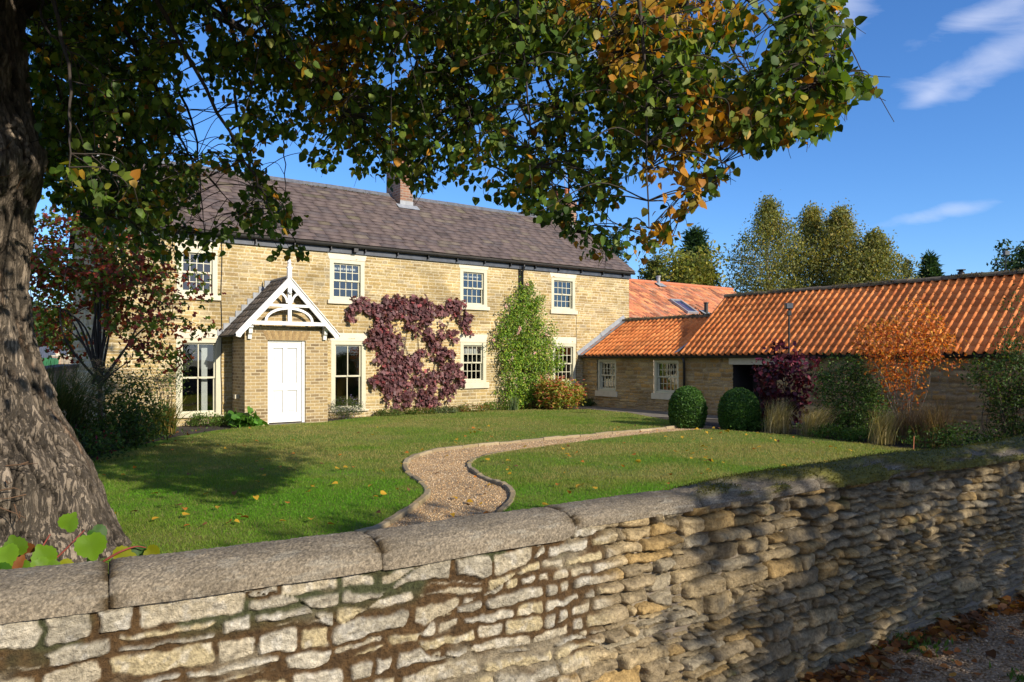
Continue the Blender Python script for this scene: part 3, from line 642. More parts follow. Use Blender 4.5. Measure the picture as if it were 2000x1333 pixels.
def rs(px, q):      # metres along the house for a pixel on the plane q behind the facade
    return fs(px, -q)
cx_ = (rs(782, 2.35)+rs(806, 2.35))/2; cw = rs(806, 2.35)-rs(782, 2.35)
chimney(cx_, 2.35, 3.33, cw, 6.0, fz(794, 318, -2.35), (2.6, 3.05))
chimney(XR-.75, 2.3, 3.3, .52, 6.0, fz(1147, 398, -2.3), (2.55, 3.05))
chimney(XL+.45, 2.5, 3.5, .55, 6.2, 8.3, (2.75, 3.2))
ae = MB(); ax = XR-.75; ae.tube([(ax+.2, 2.9, 7.9), (ax+.2, 2.9, 9.3)], .016, 6)
for z, l in ((9.1, .6), (8.8, .35)):
    ae.tube([(ax-.4, 2.9-l*.2, z), (ax+1.0, 2.9+l*.2, z)], .008, 5)
    for k in range(7): ae.tube([(ax-.35+k*.2, 2.9-.16, z-.0), (ax-.35+k*.2, 2.9+.16, z+.0)], .004, 4)
ae.build('television_aerial', M['lead'], house)

# ------------------------------------------------------------------ the wing with clay pantiles
wing = thing('pantiled_wing', 'single storey stone wing with bright orange pantile roof joined to the farmhouse', 'outbuilding', (W0[0], W0[1], 0), WROT)
WE = 1.70; TJ = ws(1335); TE = 17.0; B1 = 1.95; Z1 = 2.93; B2 = 2.05; Z2 = 3.52
wsp = [(1166.5, 1203.6, 702.5, 764, 694, 775, 5, 4), (1277, 1326, 704, 769, 693.5, 781, 5, 4)]
WW = []
for (l, r_, t, b_, lt, sb, c, rw) in wsp:
    m = (l+r_)/2; WW.append((ws(l), ws(r_), wz(m, b_), wz(m, t)-.0, wz(m, lt), wz(m, sb), c, rw))
da_, db_ = ws(1432), ws(1518); dz_ = wz(1475, 713)
pal_w = [(.37, .235, .085), (.42, .29, .12), (.30, .185, .07), (.45, .33, .16), (.32, .22, .10), (.42, .245, .075)]
stW = Stones(21, -.1, TE+.1, -.3, WE+.3, .105, .4, .27, .55, .2)
opn = [(a, b, c, d) for (a, b, c, d, *_r) in WW]+[(da_, db_, -.3, dz_)]
masonry('wall', 0.02, TE, -.2, WE-.02, opn, .028, stW, .024, .016, .022, .014, pal_w, [4, 4, 3, 2, 2, 3], (.34, .26, .15), 31, lambda X, Z, h: np.c_[X, -h, Z], M['rubble'], wing)
for (x0, x1, z0, z1, lz, sz, c, rw) in WW:
    sash_window(x0, x1, z0, z1, c, 2, wing, .03, .09, sz, min(lz, WE-.06), .05, .07)
e = MB(); e.box(0, da_, .5, 1.9, -.2, -.02); e.box(da_-.05, da_, .0+.03, .9, -.2, dz_); e.box(db_, db_+.05, .03, .9, -.2, dz_); e.box(da_-.05, db_+.05, .9, .95, -.2, dz_); e.box(da_, db_, .03, .9, dz_, dz_+.05)
e.box(.2, TE-.2, 3.4, 3.5, -.2, WE); e.build('interior', M['dark'], wing)
MB().box(da_-.12, db_+.9, -.04, .12, dz_+.003, WE-.06).build('lintel', M['cream'], wing, bevel=.006)
dd = MB(); dd.box(da_+.35, db_-.2, .84, .897, -.1, dz_-.05)
for k in range(6): dd.box(da_+.37+k*.13, da_+.37+k*.13+.11, .82, .838, -.1, dz_-.06)
dr = dd.build('door', M['dark'], wing); MB().box(da_+.9, da_+.96, .78, .818, .7, .8).build('handle', M['lead'], dr)
def pantiles(name, xa, xb, ye, ze, yr, zr, tw, gauge, seed, parent, pal=None, w=None, res=10, amp=.046, mat='pantile', post=None):
    rng = np.random.RandomState(seed); L = math.hypot(yr-ye, zr-ze); d = np.array([0, (yr-ye)/L, (zr-ze)/L]); nn = np.array([0, -d[2], d[1]])
    if nn[2] < 0: nn = -nn
    pal = pal or [(.66, .210, .055), (.69, .225, .062), (.63, .190, .048), (.71, .250, .074), (.56, .160, .042), (.66, .215, .064)]; w = w or [5, 5, 4, 3, 1, 2]
    rows = int(math.ceil(L/gauge)); gauge = L/rows; cols = int(math.ceil((xb-xa)/tw)); tw = (xb-xa)/cols
    t = np.linspace(0, 1, res+1); prof0 = amp*(np.cos((t-.28)*2*pi)*.85+.28*np.cos((t-.28)*4*pi)); A = Acc()
    ph = np.concatenate([np.arange(res)[:, None]+np.array([0, 1, res+2, res+1])[None], np.arange(res)[:, None]+np.array([2*(res+1), 2*(res+1)+1, 1, 0])[None]])
    for r_ in range(rows):
        for c in range(cols):
            x = xa+(c+t)*tw; v0 = r_*gauge-.02+rng.normal()*.008; v1 = min((r_+1)*gauge+.03, L); lf = rng.normal()*.004; prof = prof0+.030*(vnoise(x*.55, x*0+r_*.35, seed)-.5)
            base = np.array([0, ye, ze])
            a = base+d*v0+np.c_[x, 0*x, 0*x]+nn*(prof+.026+lf)[:, None]; b = base+d*v1+np.c_[x, 0*x, 0*x]+nn*(prof+.002)[:, None]; cc = a-nn*.022-d*.0
            col = pick(rng, pal, w, 1, .12)[0]*(1-.20*smooth(.58, .74, fbm(np.array([c*.16+.5]), np.array([r_*.35]), seed+3, 3))[0])*(.6 if rng.rand() < .02 else 1)
            if post: col = post(col, c/cols, r_/rows, rng)
            A.add(np.concatenate([a, b, cc]), [ph], col)
    o = A.build(name, M[mat], parent); return o
WY = -.14
rf1 = pantiles('roof', .06, TJ, WY, WE, B1, Z1, .198, .29, 41, wing)
rf2 = pantiles('roof', TJ-.02, TE, WY, WE+.01, B2, Z2, .200, .29, 42, wing)
k = MB(); k.prism([(WY, WE-.03), (B2, Z2-.06), (2*B2+.14, WE-.03)], TJ+.0, TE-.02); k.prism([(WY, WE-.035), (B1, Z1-.06), (2*B1+.14, WE-.035)], .05, TJ-.005)
k.V = [(y, x, z) for (x, y, z) in k.V]; k.build('roof_deck', M['dark'], wing)
for (xa, xb, y, z, p) in ((.05, TJ+.1, B1, Z1, rf1), (TJ-.04, TE, B2, Z2, rf2)):
    q = MB(); x = xa; rr = random.Random(7)
    while x < xb:
        xe = min(x+.40, xb)-.012; dz = rr.uniform(-.012, .012)
        q.add([(xx, y+.12*cos(a), z+dz+.085*sin(a)-.0) for xx in (x, xe) for a in np.linspace(-.25, pi+.25, 8)], [(i, i+1, i+9, i+8) for i in range(7)]+[tuple(range(8))[::-1], tuple(range(8, 16))]); x += .40
    q.build('ridge_tiles', M['ridge'], p)
    am = Acc(); rng = np.random.RandomState(4); N_ = int((xb-xa)*170); xx = xa+rng.rand(N_)*(xb-xa); th_ = rng.rand(N_)*1.7+1.2
    P = np.c_[xx, y+.125*np.cos(th_), z+.09*np.sin(th_)]; scatter_leaves(am, rng, P[fbm(xx*1.7, xx*0, 5, 3) > .42], .035, [(.10, .09, .03), (.15, .12, .05), (.06, .055, .03)], [2, 2, 1], 'round', out=[0, -.3, 1]); tag(am.build('ridge_moss', M['leaf2'], p), kind='stuff')
vg = MB(); vg.add([(TJ-.03, WY-.0, WE-.02), (TJ-.03, B2, Z2-.03), (TJ-.03, B2, Z2+.05), (TJ-.03, WY, WE+.055), (TJ+.02, WY, WE+.055), (TJ+.02, B2, Z2+.05)], [(0, 1, 2, 3), (3, 2, 5, 4)]); vg.build('verge', M['terracotta'], rf2)
MB().add([(TJ-.22, WY-.05, WE+.05), (TJ-.02, WY-.05, WE+.10), (TJ-.02, .45, WE+.48), (TJ-.10, .45, WE+.44)], [(0, 1, 2, 3)]).build('flashing', M['lead'], rf1)
lf = MB(); L_ = math.hypot(B1-WY, Z1-WE); dy, dz = (B1-WY)/L_, (Z1-WE)/L_
for (a, b) in ((-.08, L_*.5), (L_*.5-.03, L_+.10)):
    o_ = .05 if a < 0 else .056
    lf.add([(xx, WY+dy*v-dz*o_*hh, WE+dz*v+dy*o_*hh+.0) for v in (a, b) for (xx, hh) in ((.03, 3.6), (.03, 1.0), (.24, .95))], [(0, 1, 4, 3), (1, 2, 5, 4)])
lf.build('flashing', M['lead'], rf1)
g = MB(); prof = [(-.05*cos(t)-.19, -.05*sin(t)+WE-.035) for t in np.linspace(0, pi, 7)]
g.add([(x, y, z) for x in (.1, TE) for (y, z) in prof+[(-.14, WE-.032), (-.24, WE-.032)]], [tuple(range(9)), tuple(range(9, 18))[::-1]]+[(i+9, i+10, i+1, i) for i in range(6)])
g.box(.1, TE, -.06, -.02, WE-.10, WE+.02); g.build('gutter', M['black'], wing)
MB().tube([(TJ+.12, -.17, WE-.06), (TJ+.12, -.12, WE-.25), (TJ+.12, -.10, -.1)], .04, 8).build('downpipe', M['black'], wing, True)
fl = MB(); tf = ws(1877, B2); fl.tube([(tf, B2, Z2), (tf, B2, Z2+.14)], .075, 12); fl.tube([(tf, B2, Z2+.18), (tf, B2, Z2+.20)], .10, 12); fl.tube([(tf, B2, Z2+.14), (tf, B2, Z2+.18)], .05, 10)
fl.build('stove_flue', M['black'], wing, True)

# rear barn roof beyond the gable
barn = thing('rear_barn', 'long orange tiled barn roof with a skylight behind the farmhouse gable', 'barn')
def bpt(px, py, Y): return at(px, py, Y)
BA = np.array([at(1229, 622, 31)[0], 31.0]); bz0 = at(1229, 622, 31)[2]; barn.location = (BA[0]-u[0]*2.5, BA[1]-u[1]*2.5, 0); barn.rotation_euler = (0, 0, HROT)
BZ1 = 5.28; BD = 3.1; BL = 13.5
old = [(.42, .15, .075), (.50, .19, .085), (.34, .12, .065), (.54, .23, .10), (.28, .13, .08), (.40, .20, .12)]
def opost(c, x, v, rng): return np.array(c)*(.62 if rng.rand() < .10 else 1)
brf = pantiles('roof', 0, BL, -.2, bz0-.02, BD, BZ1, .24, .32, 43, barn, old, [4, 4, 3, 3, 2, 2], 6, .026, post=opost)
MB().box(0, BL, 0, 2*BD, -.2, bz0-.06).build('wall', M['garden'], barn)
k = MB(); k.prism([(-.2, bz0-.05), (BD, BZ1-.04), (2*BD+.2, bz0-.05)], 0.05, BL-.05); k.V = [(y, x, z) for (x, y, z) in k.V]; k.build('roof_deck', M['terracotta'], barn)
MB().tube([(0, BD, BZ1+.02), (BL, BD, BZ1+.02)], .10, 8).build('ridge_tiles', M['terracotta'], brf)
MB().tube([(0, -.25, bz0-.04), (BL, -.25, bz0-.04)], .06, 8).build('gutter', M['black'], barn)
def onroof(px, py):      # pixel -> local point on the barn roof slope
    o = np.array([0, 0, H]); dr_ = np.array([(px-1000)/FPX, 1, (HZ-py)/FPX]); b0 = np.array([barn.location[0], barn.location[1], 0])
    ny = np.array([-n[0], -n[1]]); sl = (BZ1-bz0)/(BD+.2)
    # z = bz0 + sl*(y+.2), y = (p-b0).ny
    den = dr_[2]-sl*(dr_[:2]@ny); t = (bz0+sl*(.2+(-b0[:2])@ny)-H)/den; p = o+dr_*t; q = p-b0
    return np.array([q[:2]@u, q[:2]@ny, p[2]])
sk = MB(); c4 = [onroof(*p) for p in ((1313, 588), (1323, 587), (1357, 614), (1342, 615))]
nn = np.array([0, -(BZ1-bz0), BD+.2]); nn /= np.linalg.norm(nn); ca, cb_ = c4[0], c4[2]
xa, xb = min(p[0] for p in c4), max(p[0] for p in c4); xm = (c4[0][0]+c4[3][0])/2; ww = .7; ya, yb = c4[2][1], c4[0][1]
def rp(x, y, h): return np.array([x, y, bz0+(BZ1-bz0)/(BD+.2)*(y+.2)])+nn*h
xm = (c4[0][0]+c4[2][0])/2
for (x0, x1, y0, y1) in ((xm-.38, xm-.30, ya, yb), (xm+.30, xm+.38, ya, yb), (xm-.30, xm+.30, ya, ya+.08), (xm-.30, xm+.30, yb-.08, yb)):
    V = [rp(x, y, h) for h in (.0, .11) for (x, y) in ((x0, y0), (x1, y0), (x1, y1), (x0, y1))]; sk.add(V, [(3, 2, 1, 0), (4, 5, 6, 7), (0, 1, 5, 4), (1, 2, 6, 5), (2, 3, 7, 6), (3, 0, 4, 7)])
so = sk.build('skylight', M['lead'], brf if False else barn); MB().add([rp(x, y, .08) for (x, y) in ((xm-.3, ya+.08), (xm+.3, ya+.08), (xm+.3, yb-.08), (xm-.3, yb-.08))], [(0, 1, 2, 3)]).build('pane', M['glass'], so)
for (px, py, hh, mm) in ((1286, 556, .42, 'lead'), (1379, 614, .55, 'black')):
    p = onroof(px, py); pp = MB(); pp.tube([(p[0], p[1], p[2]-.1), (p[0], p[1], p[2]+hh)], .09, 10); pp.tube([(p[0], p[1], p[2]+hh-.06), (p[0], p[1], p[2]+hh)], .12, 10); v_ = pp.build('vent_pipe', M[mm], barn)
    MB().add([rp(p[0]+a, p[1]+b, .07) for (a, b) in ((-.25, -.3), (.25, -.3), (.25, .25), (-.25, .25))], [(0, 1, 2, 3)]).build('flashing', M['lead'], v_)
# ------------------------------------------------------------------ front garden wall
CP = np.array([(-3.6, .85), (-2.6, 1.46), (-1.46, 2.13), (-.55, 2.63), (.2, 3.06), (1.3, 3.80), (2.2, 4.44), (3.7, 5.40), (6, 6.9), (9, 8.8), (12, 10.7)])
def catmull(P, k=40):
    P = np.vstack([2*P[0]-P[1], P, 2*P[-1]-P[-2]]); out = []
    for i in range(1, len(P)-2):
        t = np.linspace(0, 1, k, endpoint=False)[:, None]; a, b, c, d = P[i-1], P[i], P[i+1], P[i+2]
        out.append(.5*((2*b)+(c-a)*t+(2*a-5*b+4*c-d)*t*t+(3*b-a-3*c+d)*t**3))
    return np.vstack(out+[P[-2][None]])
CC = catmull(CP); cs = np.concatenate([[0], np.cumsum(np.linalg.norm(np.diff(CC, axis=0), axis=1))])
ct_ = np.gradient(CC, axis=0); ct_ /= np.linalg.norm(ct_, axis=1)[:, None]
def wpt(s): return np.c_[np.interp(s, cs, CC[:, 0]), np.interp(s, cs, CC[:, 1])]
def wnm(s): t = np.c_[np.interp(s, cs, ct_[:, 0]), np.interp(s, cs, ct_[:, 1])]; return np.c_[t[:, 1], -t[:, 0]]
def wpx(px): return float(np.interp(px, 1000+FPX*CC[:, 0]/np.maximum(CC[:, 1], .3), cs)) if px > -3000 else 0
WT = .98
wall = thing('garden_wall', 'long low rubble stone wall with rounded coping in the foreground', 'stone wall', (0, 0, 0))
s_a, s_m1, s_m2, s_e = wpx(-250), wpx(1150), wpx(1600), cs[-1]
xs = np.concatenate([np.arange(s_a, s_m1, .0048), np.arange(s_m1, s_m2, .0052), np.arange(s_m2, wpx(2040), .0068), np.arange(wpx(2040), s_e, .04)])
zs = np.arange(-.15, WT-.04, .0052)
sj = wpx(1120)                                  # where the mossy pointing gives way to tight rough walling
stA = Mixed(Stones(51, s_a-.2, s_e, -.3, 1.1, .046, .5, .160, .72, .08), Stones(52, s_a-.2, s_e, -.3, 1.1, .066, .45, .205, .65, .20), 53)
def postA(X, Z, D, body, I, h, col):
    edge = (X-sj)/.28+(fbm(X*4, Z*4, 61, 3)-.5)*2.2+(.45-(WT-Z))*-.6
    left = smooth(.5, -.5, edge)                # 1 on the left part
    rng = np.random.RandomState(5); rr = rng.rand(stA.cnt)
    # left: pale stones set wide apart in mossy mortar, nearly flush
    shrink = .003+.022*fbm(X*9, Z*12, 62, 4)**1.5; bl = smooth(shrink-.003, shrink+.004, D)
    pl = np.array([(.44, .38, .27), (.40, .34, .23), (.45, .37, .215), (.48, .43, .33), (.36, .32, .24)])[(rr[I]*5).astype(int)]
    lich = smooth(.52, .66, fbm(X*30, Z*30, 63, 5)); pl = pl*(1-.35*lich[..., None])+np.array([.55, .53, .48])*.35*lich[..., None]
    pl = pl*(.50+.95*fbm(X*34, Z*60, 64, 5))[..., None]
    moss = smooth(.38, .54, fbm(X*4.2, Z*6.2, 65, 5)+.05*(WT-Z < .5)); mort = np.array([.20, .165, .11])*(1-moss[..., None])+np.array([.082, .046, .017])*moss[..., None]
    mort = mort*(.55+.9*fbm(X*40, Z*40, 66, 3))[..., None]
    grn = smooth(.16, .06, WT-.11-Z)*smooth(.45, .6, fbm(X*6, Z*9, 67, 3)); mort = mort*(1-grn[..., None])+np.array([.055, .06, .025])*grn[..., None]
    cl = pl*bl[..., None]+mort*(1-bl[..., None])
    hl = bl*(.016+.018*(rr[I]-.5))+(1-bl)*moss*.016*fbm(X*50, Z*50, 68, 3)+bl*.018*(fbm(X*22, Z*34, 69, 5)-.5)
    # right: tight, rough, grey brown
    gp = np.array([(.38, .29, .16), (.31, .24, .14), (.43, .325, .175), (.25, .195, .115), (.40, .27, .11), (.34, .285, .19)])[((rr[I]*77.7) % 1*6).astype(int)]
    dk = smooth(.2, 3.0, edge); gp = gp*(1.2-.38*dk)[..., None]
    rough_ = .55*fbm(X*18, Z*30, 70, 5)+.45*np.abs(fbm(X*9, Z*17, 76, 5)-.5)*3.2; gp = gp*(.45+1.0*rough_)[..., None]
    b2 = smooth(-.002, .007, D); cr = gp*b2[..., None]+np.array([.085, .063, .036])*(1-b2[..., None])
    pale = smooth(.60, .70, fbm(X*3, Z*3, 71, 3))*(1-b2); cr = cr*(1-pale[..., None])+np.array([.36, .33, .27])*pale[..., None]
    ms = smooth(.60, .70, fbm(X*2.3, Z*3.1, 72, 4))*smooth(1.5, 3, edge)*smooth(.45, .7, rough_); cr = cr*(1-ms[..., None])+np.array([.085, .085, .025])*ms[..., None]
    bulge = .024+.036*(((rr[I]*31.3) % 1)-.45)
    hr = b2*bulge*smooth(-.004, .016, D)**.8+h*.8+b2*.026*(rough_-.5)-(1-b2)*.022
    big = (.05*(fbm(X*1.1, Z*1.6, 73, 3)-.5)-.022)*smooth(0, 2, edge)
    k = left
    return hl*k+(hr+big)*(1-k), cl*k[..., None]+cr*(1-k[..., None])
DROP = lambda s: np.interp(s, [wpx(0), wpx(1060), wpx(1100), wpx(1700), cs[-1]], [.088, .084, .056, .058, .06])
HW = lambda s: np.interp(s, [wpx(0), wpx(1060), wpx(1100), wpx(1700), cs[-1]], [.150, .150, .135, .14, .14])
def crest(s): return WT+.012*(vnoise(s*1.7, s*0, 81)-.5)*2-.0*s
def mapA(X, Z, h):
    p = wpt(X)+wnm(X)*(HW(X)-.035+h)[:, None]; top = crest(X)-DROP(X)+.012
    return np.c_[p, np.minimum(Z, top)]
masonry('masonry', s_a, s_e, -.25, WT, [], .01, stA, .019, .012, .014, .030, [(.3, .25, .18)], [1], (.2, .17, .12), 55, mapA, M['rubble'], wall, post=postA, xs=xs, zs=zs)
bk = MB(); sb = np.linspace(s_a, s_e, 60); pf = wpt(sb)-wnm(sb)*.13; pg = wpt(sb)+wnm(sb)*.08
for i in range(59):
    bk.add([(*pf[i], -.2), (*pf[i+1], -.2), (*pf[i+1], WT-.07), (*pf[i], WT-.07), (*pg[i], WT-.07), (*pg[i+1], WT-.07), (*pg[i], -.2), (*pg[i+1], -.2)], [(0, 1, 2, 3), (3, 2, 5, 4), (4, 5, 7, 6)])
bk.build('wall_core', M['garden'], wall)
joints = [wpx(p) for p in (-300, 212, 722, 1088, 1330, 1560, 1745, 1900, 2040)]; x = joints[-1]
while x < s_e: x += .95; joints.append(min(x, s_e))
for q, (a, b) in enumerate(zip(joints[:-1], joints[1:])):
    if b-a < .1: continue
    near = b < wpx(2200); ns = int((b-a)/(.006 if b < wpx(1400) else .012 if near else .05))+2; S = np.linspace(a+.0012, b-.0012, ns)
    nw = 60 if near else 16; th = np.linspace(-.05, pi+.05, nw); S2, T2 = np.meshgrid(S, th, indexing='ij')
    dr_, hw_ = DROP(S2), HW(S2); ce = np.cos(T2); se = np.sin(T2)
    W_ = hw_*np.sign(ce)*np.abs(ce)**.8; Zz = -dr_+dr_*np.maximum(se, -.1)**1.0*1.0 if False else -dr_*(1-np.clip(se, -.25, 1))
    Zz = np.where(se < 0, -dr_+se*.03, -dr_*(1-se**.85 if True else 0)) if False else -dr_*(1-np.abs(se)**.75*np.sign(se))
    sp0 = np.random.RandomState(q+9).rand(*S2.shape); endr = np.minimum((S2-a), (b-S2)); rnd = .014*np.exp(-endr/.010); wob = .010*(fbm(S2*5, T2*2, 90+q, 3)-.5)+.007*(fbm(S2*40, T2*9, 91+q, 4)-.5)+.0035*(sp0-.5)
    ms = np.zeros_like(S2); pxs = 1000+FPX*np.interp(S2, cs, CC[:, 0])/np.interp(S2, cs, CC[:, 1])
    # moss cushions on the shaded stretch, thickened at far right to mute blue skylight
    amt = np.interp(pxs, [1250, 1330, 1480, 1560, 1640, 1830, 1880, 2100], [0, .25, .55, .5, 1.0, 1.0, .5, .45]); back = smooth(-.03, .05, -W_)
    ms = smooth(.48, .68, fbm(S2*3.4, T2*1.6, 95, 5)+.30*amt-.13+.20*back)*np.minimum(1, amt*1.8)
    jm = np.minimum(1, 1.5*np.exp(-np.minimum(S2-a, b-S2)/.022))*smooth(.35, .5, fbm(S2*9, T2*3, 96, 3))*(pxs < 1150)
    hh = wob+ms*(.022+.012*fbm(S2*30, T2*8, 97, 3))-rnd
    Wf = W_+hh*ce; Zf = crest(S2)+Zz+hh*np.abs(se)+(q % 2)*.004
    base = wpt(S2.ravel())+wnm(S2.ravel())*Wf.ravel()[:, None]
    g_ = .70+.55*fbm(S2*6, T2*1.6, 98, 4); sp_ = np.random.RandomState(q+5).rand(*S2.shape)
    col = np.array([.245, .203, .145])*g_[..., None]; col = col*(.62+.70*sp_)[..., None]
    dk = np.interp(pxs, [1100, 1450, 2000], [1, .62, .5]); col = col*dk[..., None]  # coping colour darkened towards the right, deepening the shade there by paint
    lich = smooth(.62, .72, fbm(S2*11, T2*4, 101, 4)); col = col*(1-.3*lich[..., None])+np.array([.36, .34, .28])*.3*lich[..., None]
    mcol = np.array([.115, .108, .020])*(.45+1.1*fbm(S2*25, T2*9, 102, 4))[..., None]; col = col*(1-ms[..., None])+mcol*ms[..., None]
    col = col*(1-jm[..., None])+np.array([.075, .05, .022])*jm[..., None]
    V = np.c_[base, Zf.ravel()]; i, j = np.meshgrid(np.arange(ns-1), np.arange(nw-1), indexing='ij'); a_ = (i*nw+j).ravel()
    F = np.stack([a_, a_+nw, a_+nw+1, a_+1], -1)
    caps = [np.arange(nw)[None, :], np.arange((ns-1)*nw, ns*nw)[None, ::-1]]
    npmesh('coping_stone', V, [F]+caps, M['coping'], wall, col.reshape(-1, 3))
    if near and (ms > .4).any():       # moss fibres
        rng = np.random.RandomState(200+q); pr = (ms > .4).ravel().nonzero()[0]; N_ = min(3600, len(pr)*2); ii_ = pr[rng.randint(0, len(pr), N_)]
        P = V[ii_]+rng.normal(size=(N_, 3))*.004; A = Acc(); scatter_leaves(A, rng, P, .015, [(.085, .085, .014), (.13, .12, .020), (.05, .055, .013)], [2, 2, 1], 'thin', -.4); A.build('coping_moss', M['bladem'], wall)

# ------------------------------------------------------------------ ground, lawn, path
LE = [(691, 1040), (734, 1029), (791, 996), (818, 977), (829, 964), (828, 955), (818, 944), (802, 933), (790, 921), (787, 912), (789, 904), (795, 897), (813, 889), (850, 879), (902, 873), (961, 866.5), (1054, 858), (1139, 850.5), (1209, 844), (1272, 838.5), (1331, 833)]
RE = [(982, 999), (997, 985), (1003, 976), (1006, 964), (1001, 955), (990, 947), (961, 936), (938, 925.5), (922, 912), (920, 907), (924, 901), (932, 896), (946, 891), (983, 883), (1050, 874), (1139, 862), (1235, 850.5), (1324, 842), (1390, 838)]
def cr2(P, k=5): return catmull(np.array(P)[:, :2], k)
Lp = cr2([G(*p) for p in LE]); Rp = cr2([G(*p) for p in RE])
sL = np.linspace(wpx(745), s_a, 14); sR = np.linspace(s_e, wpx(1010), 24)
wl = wpt(sL)-wnm(sL)*.13; wr_ = wpt(sR)-wnm(sR)*.13
l0 = Lp[0]; r0 = Rp[0]
left_poly = np.vstack([wl[:1], Lp, [G(1322, 826)[:2], G(1300, 820)[:2], G(1225, 806)[:2], G(1150, 800)[:2], G(1060, 799.5)[:2], G(900, 803)[:2], G(800, 808)[:2], G(720, 814)[:2], G(640, 824)[:2], G(560, 829)[:2], G(500, 833)[:2], G(420, 841)[:2], G(345, 853)[:2], G(290, 866)[:2], G(215, 884)[:2], G(150, 905)[:2]],
                      [(-6.0, 8.3), (-6.6, 6.5), (-6.6, 3.5), (-4.5, .9)], wl[::-1]])
left_poly = left_poly[:-1]
right_poly = np.vstack([wr_[-1:], Rp, [G(1420, 840.5)[:2], G(1480, 845)[:2], G(1560, 851)[:2], G(1650, 863)[:2], G(1740, 873)[:2], G(1850, 884)[:2], (9.0, 11.4), (10.4, 10.2)], wr_[wr_[:, 0] < 10.2][:-1]])
def inpoly(P, poly):
    x, y = P[:, 0], P[:, 1]; r = np.zeros(len(P), bool); j = len(poly)-1
    for i in range(len(poly)):
        xi, yi = poly[i]; xj, yj = poly[j]
        c = ((yi > y) != (yj > y)) & (x < (xj-xi)*(y-yi)/(yj-yi+1e-12)+xi); r ^= c; j = i
    return r
from mathutils.geometry import tessellate_polygon
def slab(mb, poly, z, zb):
    tri = tessellate_polygon([[Vector((p[0], p[1], 0)) for p in poly]]); k = len(poly); V = [(p[0], p[1], z) for p in poly]+[(p[0], p[1], zb) for p in poly]
    F = []
    for t in tri:
        a, b, c = [poly[i] for i in t]; F.append(tuple(t) if (b[0]-a[0])*(c[1]-a[1])-(b[1]-a[1])*(c[0]-a[0]) > 0 else tuple(t[::-1]))
    mb.add(V, F+[(i, (i+1) % k, (i+1) % k+k, i+k) for i in range(k)])
def lawnmat():
    m, N, L, B = newmat('mown_grass'); tc = nd(N, 'ShaderNodeTexCoord'); g = nd(N, 'ShaderNodeNewGeometry')
    def ramp(src, stops):
        r = nd(N, 'ShaderNodeValToRGB'); e = r.color_ramp.elements; e[0].position, e[0].color = stops[0][0], (*stops[0][1], 1); e[1].position, e[1].color = stops[-1][0], (*stops[-1][1], 1)
        for p, c in stops[1:-1]: x = e.new(p); x.color = (*c, 1)
        L.new(src, r.inputs[0]); return r.outputs[0]
    n1 = nd(N, 'ShaderNodeTexNoise', Scale=.55, Detail=5.0, Roughness=.6); L.new(g.outputs['Position'], n1.inputs['Vector'])
    c1 = ramp(n1.outputs[0], [(.30, (.075, .175, .014)), (.48, (.115, .19, .026)), (.62, (.17, .20, .048)), (.75, (.23, .215, .075))])
    n2 = nd(N, 'ShaderNodeTexNoise', Scale=22.0, Detail=8.0, Roughness=.75); L.new(g.outputs['Position'], n2.inputs['Vector'])
    mr = nd(N, 'ShaderNodeMapRange'); mr.inputs[1].default_value = .3; mr.inputs[2].default_value = .7; mr.inputs[3].default_value = .55; mr.inputs[4].default_value = 1.45; L.new(n2.outputs[0], mr.inputs[0])
    mx = nd(N, 'ShaderNodeMix', data_type='RGBA', blend_type='MULTIPLY'); mx.inputs[0].default_value = 1; L.new(c1, mx.inputs[6]); L.new(mr.outputs[0], mx.inputs[7])
    L.new(mx.outputs[2], B.inputs['Base Color']); B.inputs['Roughness'].default_value = .9; B.inputs['Specular IOR Level'].default_value = .1
    n3 = nd(N, 'ShaderNodeTexNoise', Scale=70.0, Detail=6.0); L.new(g.outputs['Position'], n3.inputs['Vector'])
    bp = nd(N, 'ShaderNodeBump', Strength=.9, Distance=.03); L.new(n3.outputs[0], bp.inputs['Height']); L.new(bp.outputs[0], B.inputs['Normal'])
    return m
M['lawn'] = lawnmat()
def gravelmat(name, stops, sc):
    m, N, L, B = newmat(name); g = nd(N, 'ShaderNodeNewGeometry'); v = nd(N, 'ShaderNodeTexVoronoi', Scale=sc); L.new(g.outputs['Position'], v.inputs['Vector'])
    s = nd(N, 'ShaderNodeSeparateColor'); L.new(v.outputs['Color'], s.inputs[0]); r = nd(N, 'ShaderNodeValToRGB'); e = r.color_ramp.elements
    e[0].color = (*stops[0], 1); e[1].color = (*stops[-1], 1)
    for k in range(1, len(stops)-1): x = e.new(k/(len(stops)-1)); x.color = (*stops[k], 1)
    L.new(s.outputs[0], r.inputs[0]); n2 = nd(N, 'ShaderNodeTexNoise', Scale=1.2, Detail=6.0, Roughness=.65); L.new(g.outputs['Position'], n2.inputs['Vector'])
    mr = nd(N, 'ShaderNodeMapRange'); mr.inputs[1].default_value = .3; mr.inputs[2].default_value = .7; mr.inputs[3].default_value = .65; mr.inputs[4].default_value = 1.3; L.new(n2.outputs[0], mr.inputs[0])
    mx = nd(N, 'ShaderNodeMix', data_type='RGBA', blend_type='MULTIPLY'); mx.inputs[0].default_value = 1; L.new(r.outputs[0], mx.inputs[6]); L.new(mr.outputs[0], mx.inputs[7]); L.new(mx.outputs[2], B.inputs['Base Color'])
    B.inputs['Roughness'].default_value = .9; bp = nd(N, 'ShaderNodeBump', Strength=1.0, Distance=.012); bp.invert = True; L.new(v.outputs['Distance'], bp.inputs['Height']); L.new(bp.outputs[0], B.inputs['Normal'])
    return m
M['path'] = gravelmat('path_gravel', [(.24, .145, .065), (.44, .29, .14), (.56, .40, .22), (.36, .23, .105), (.48, .36, .23)], 75)
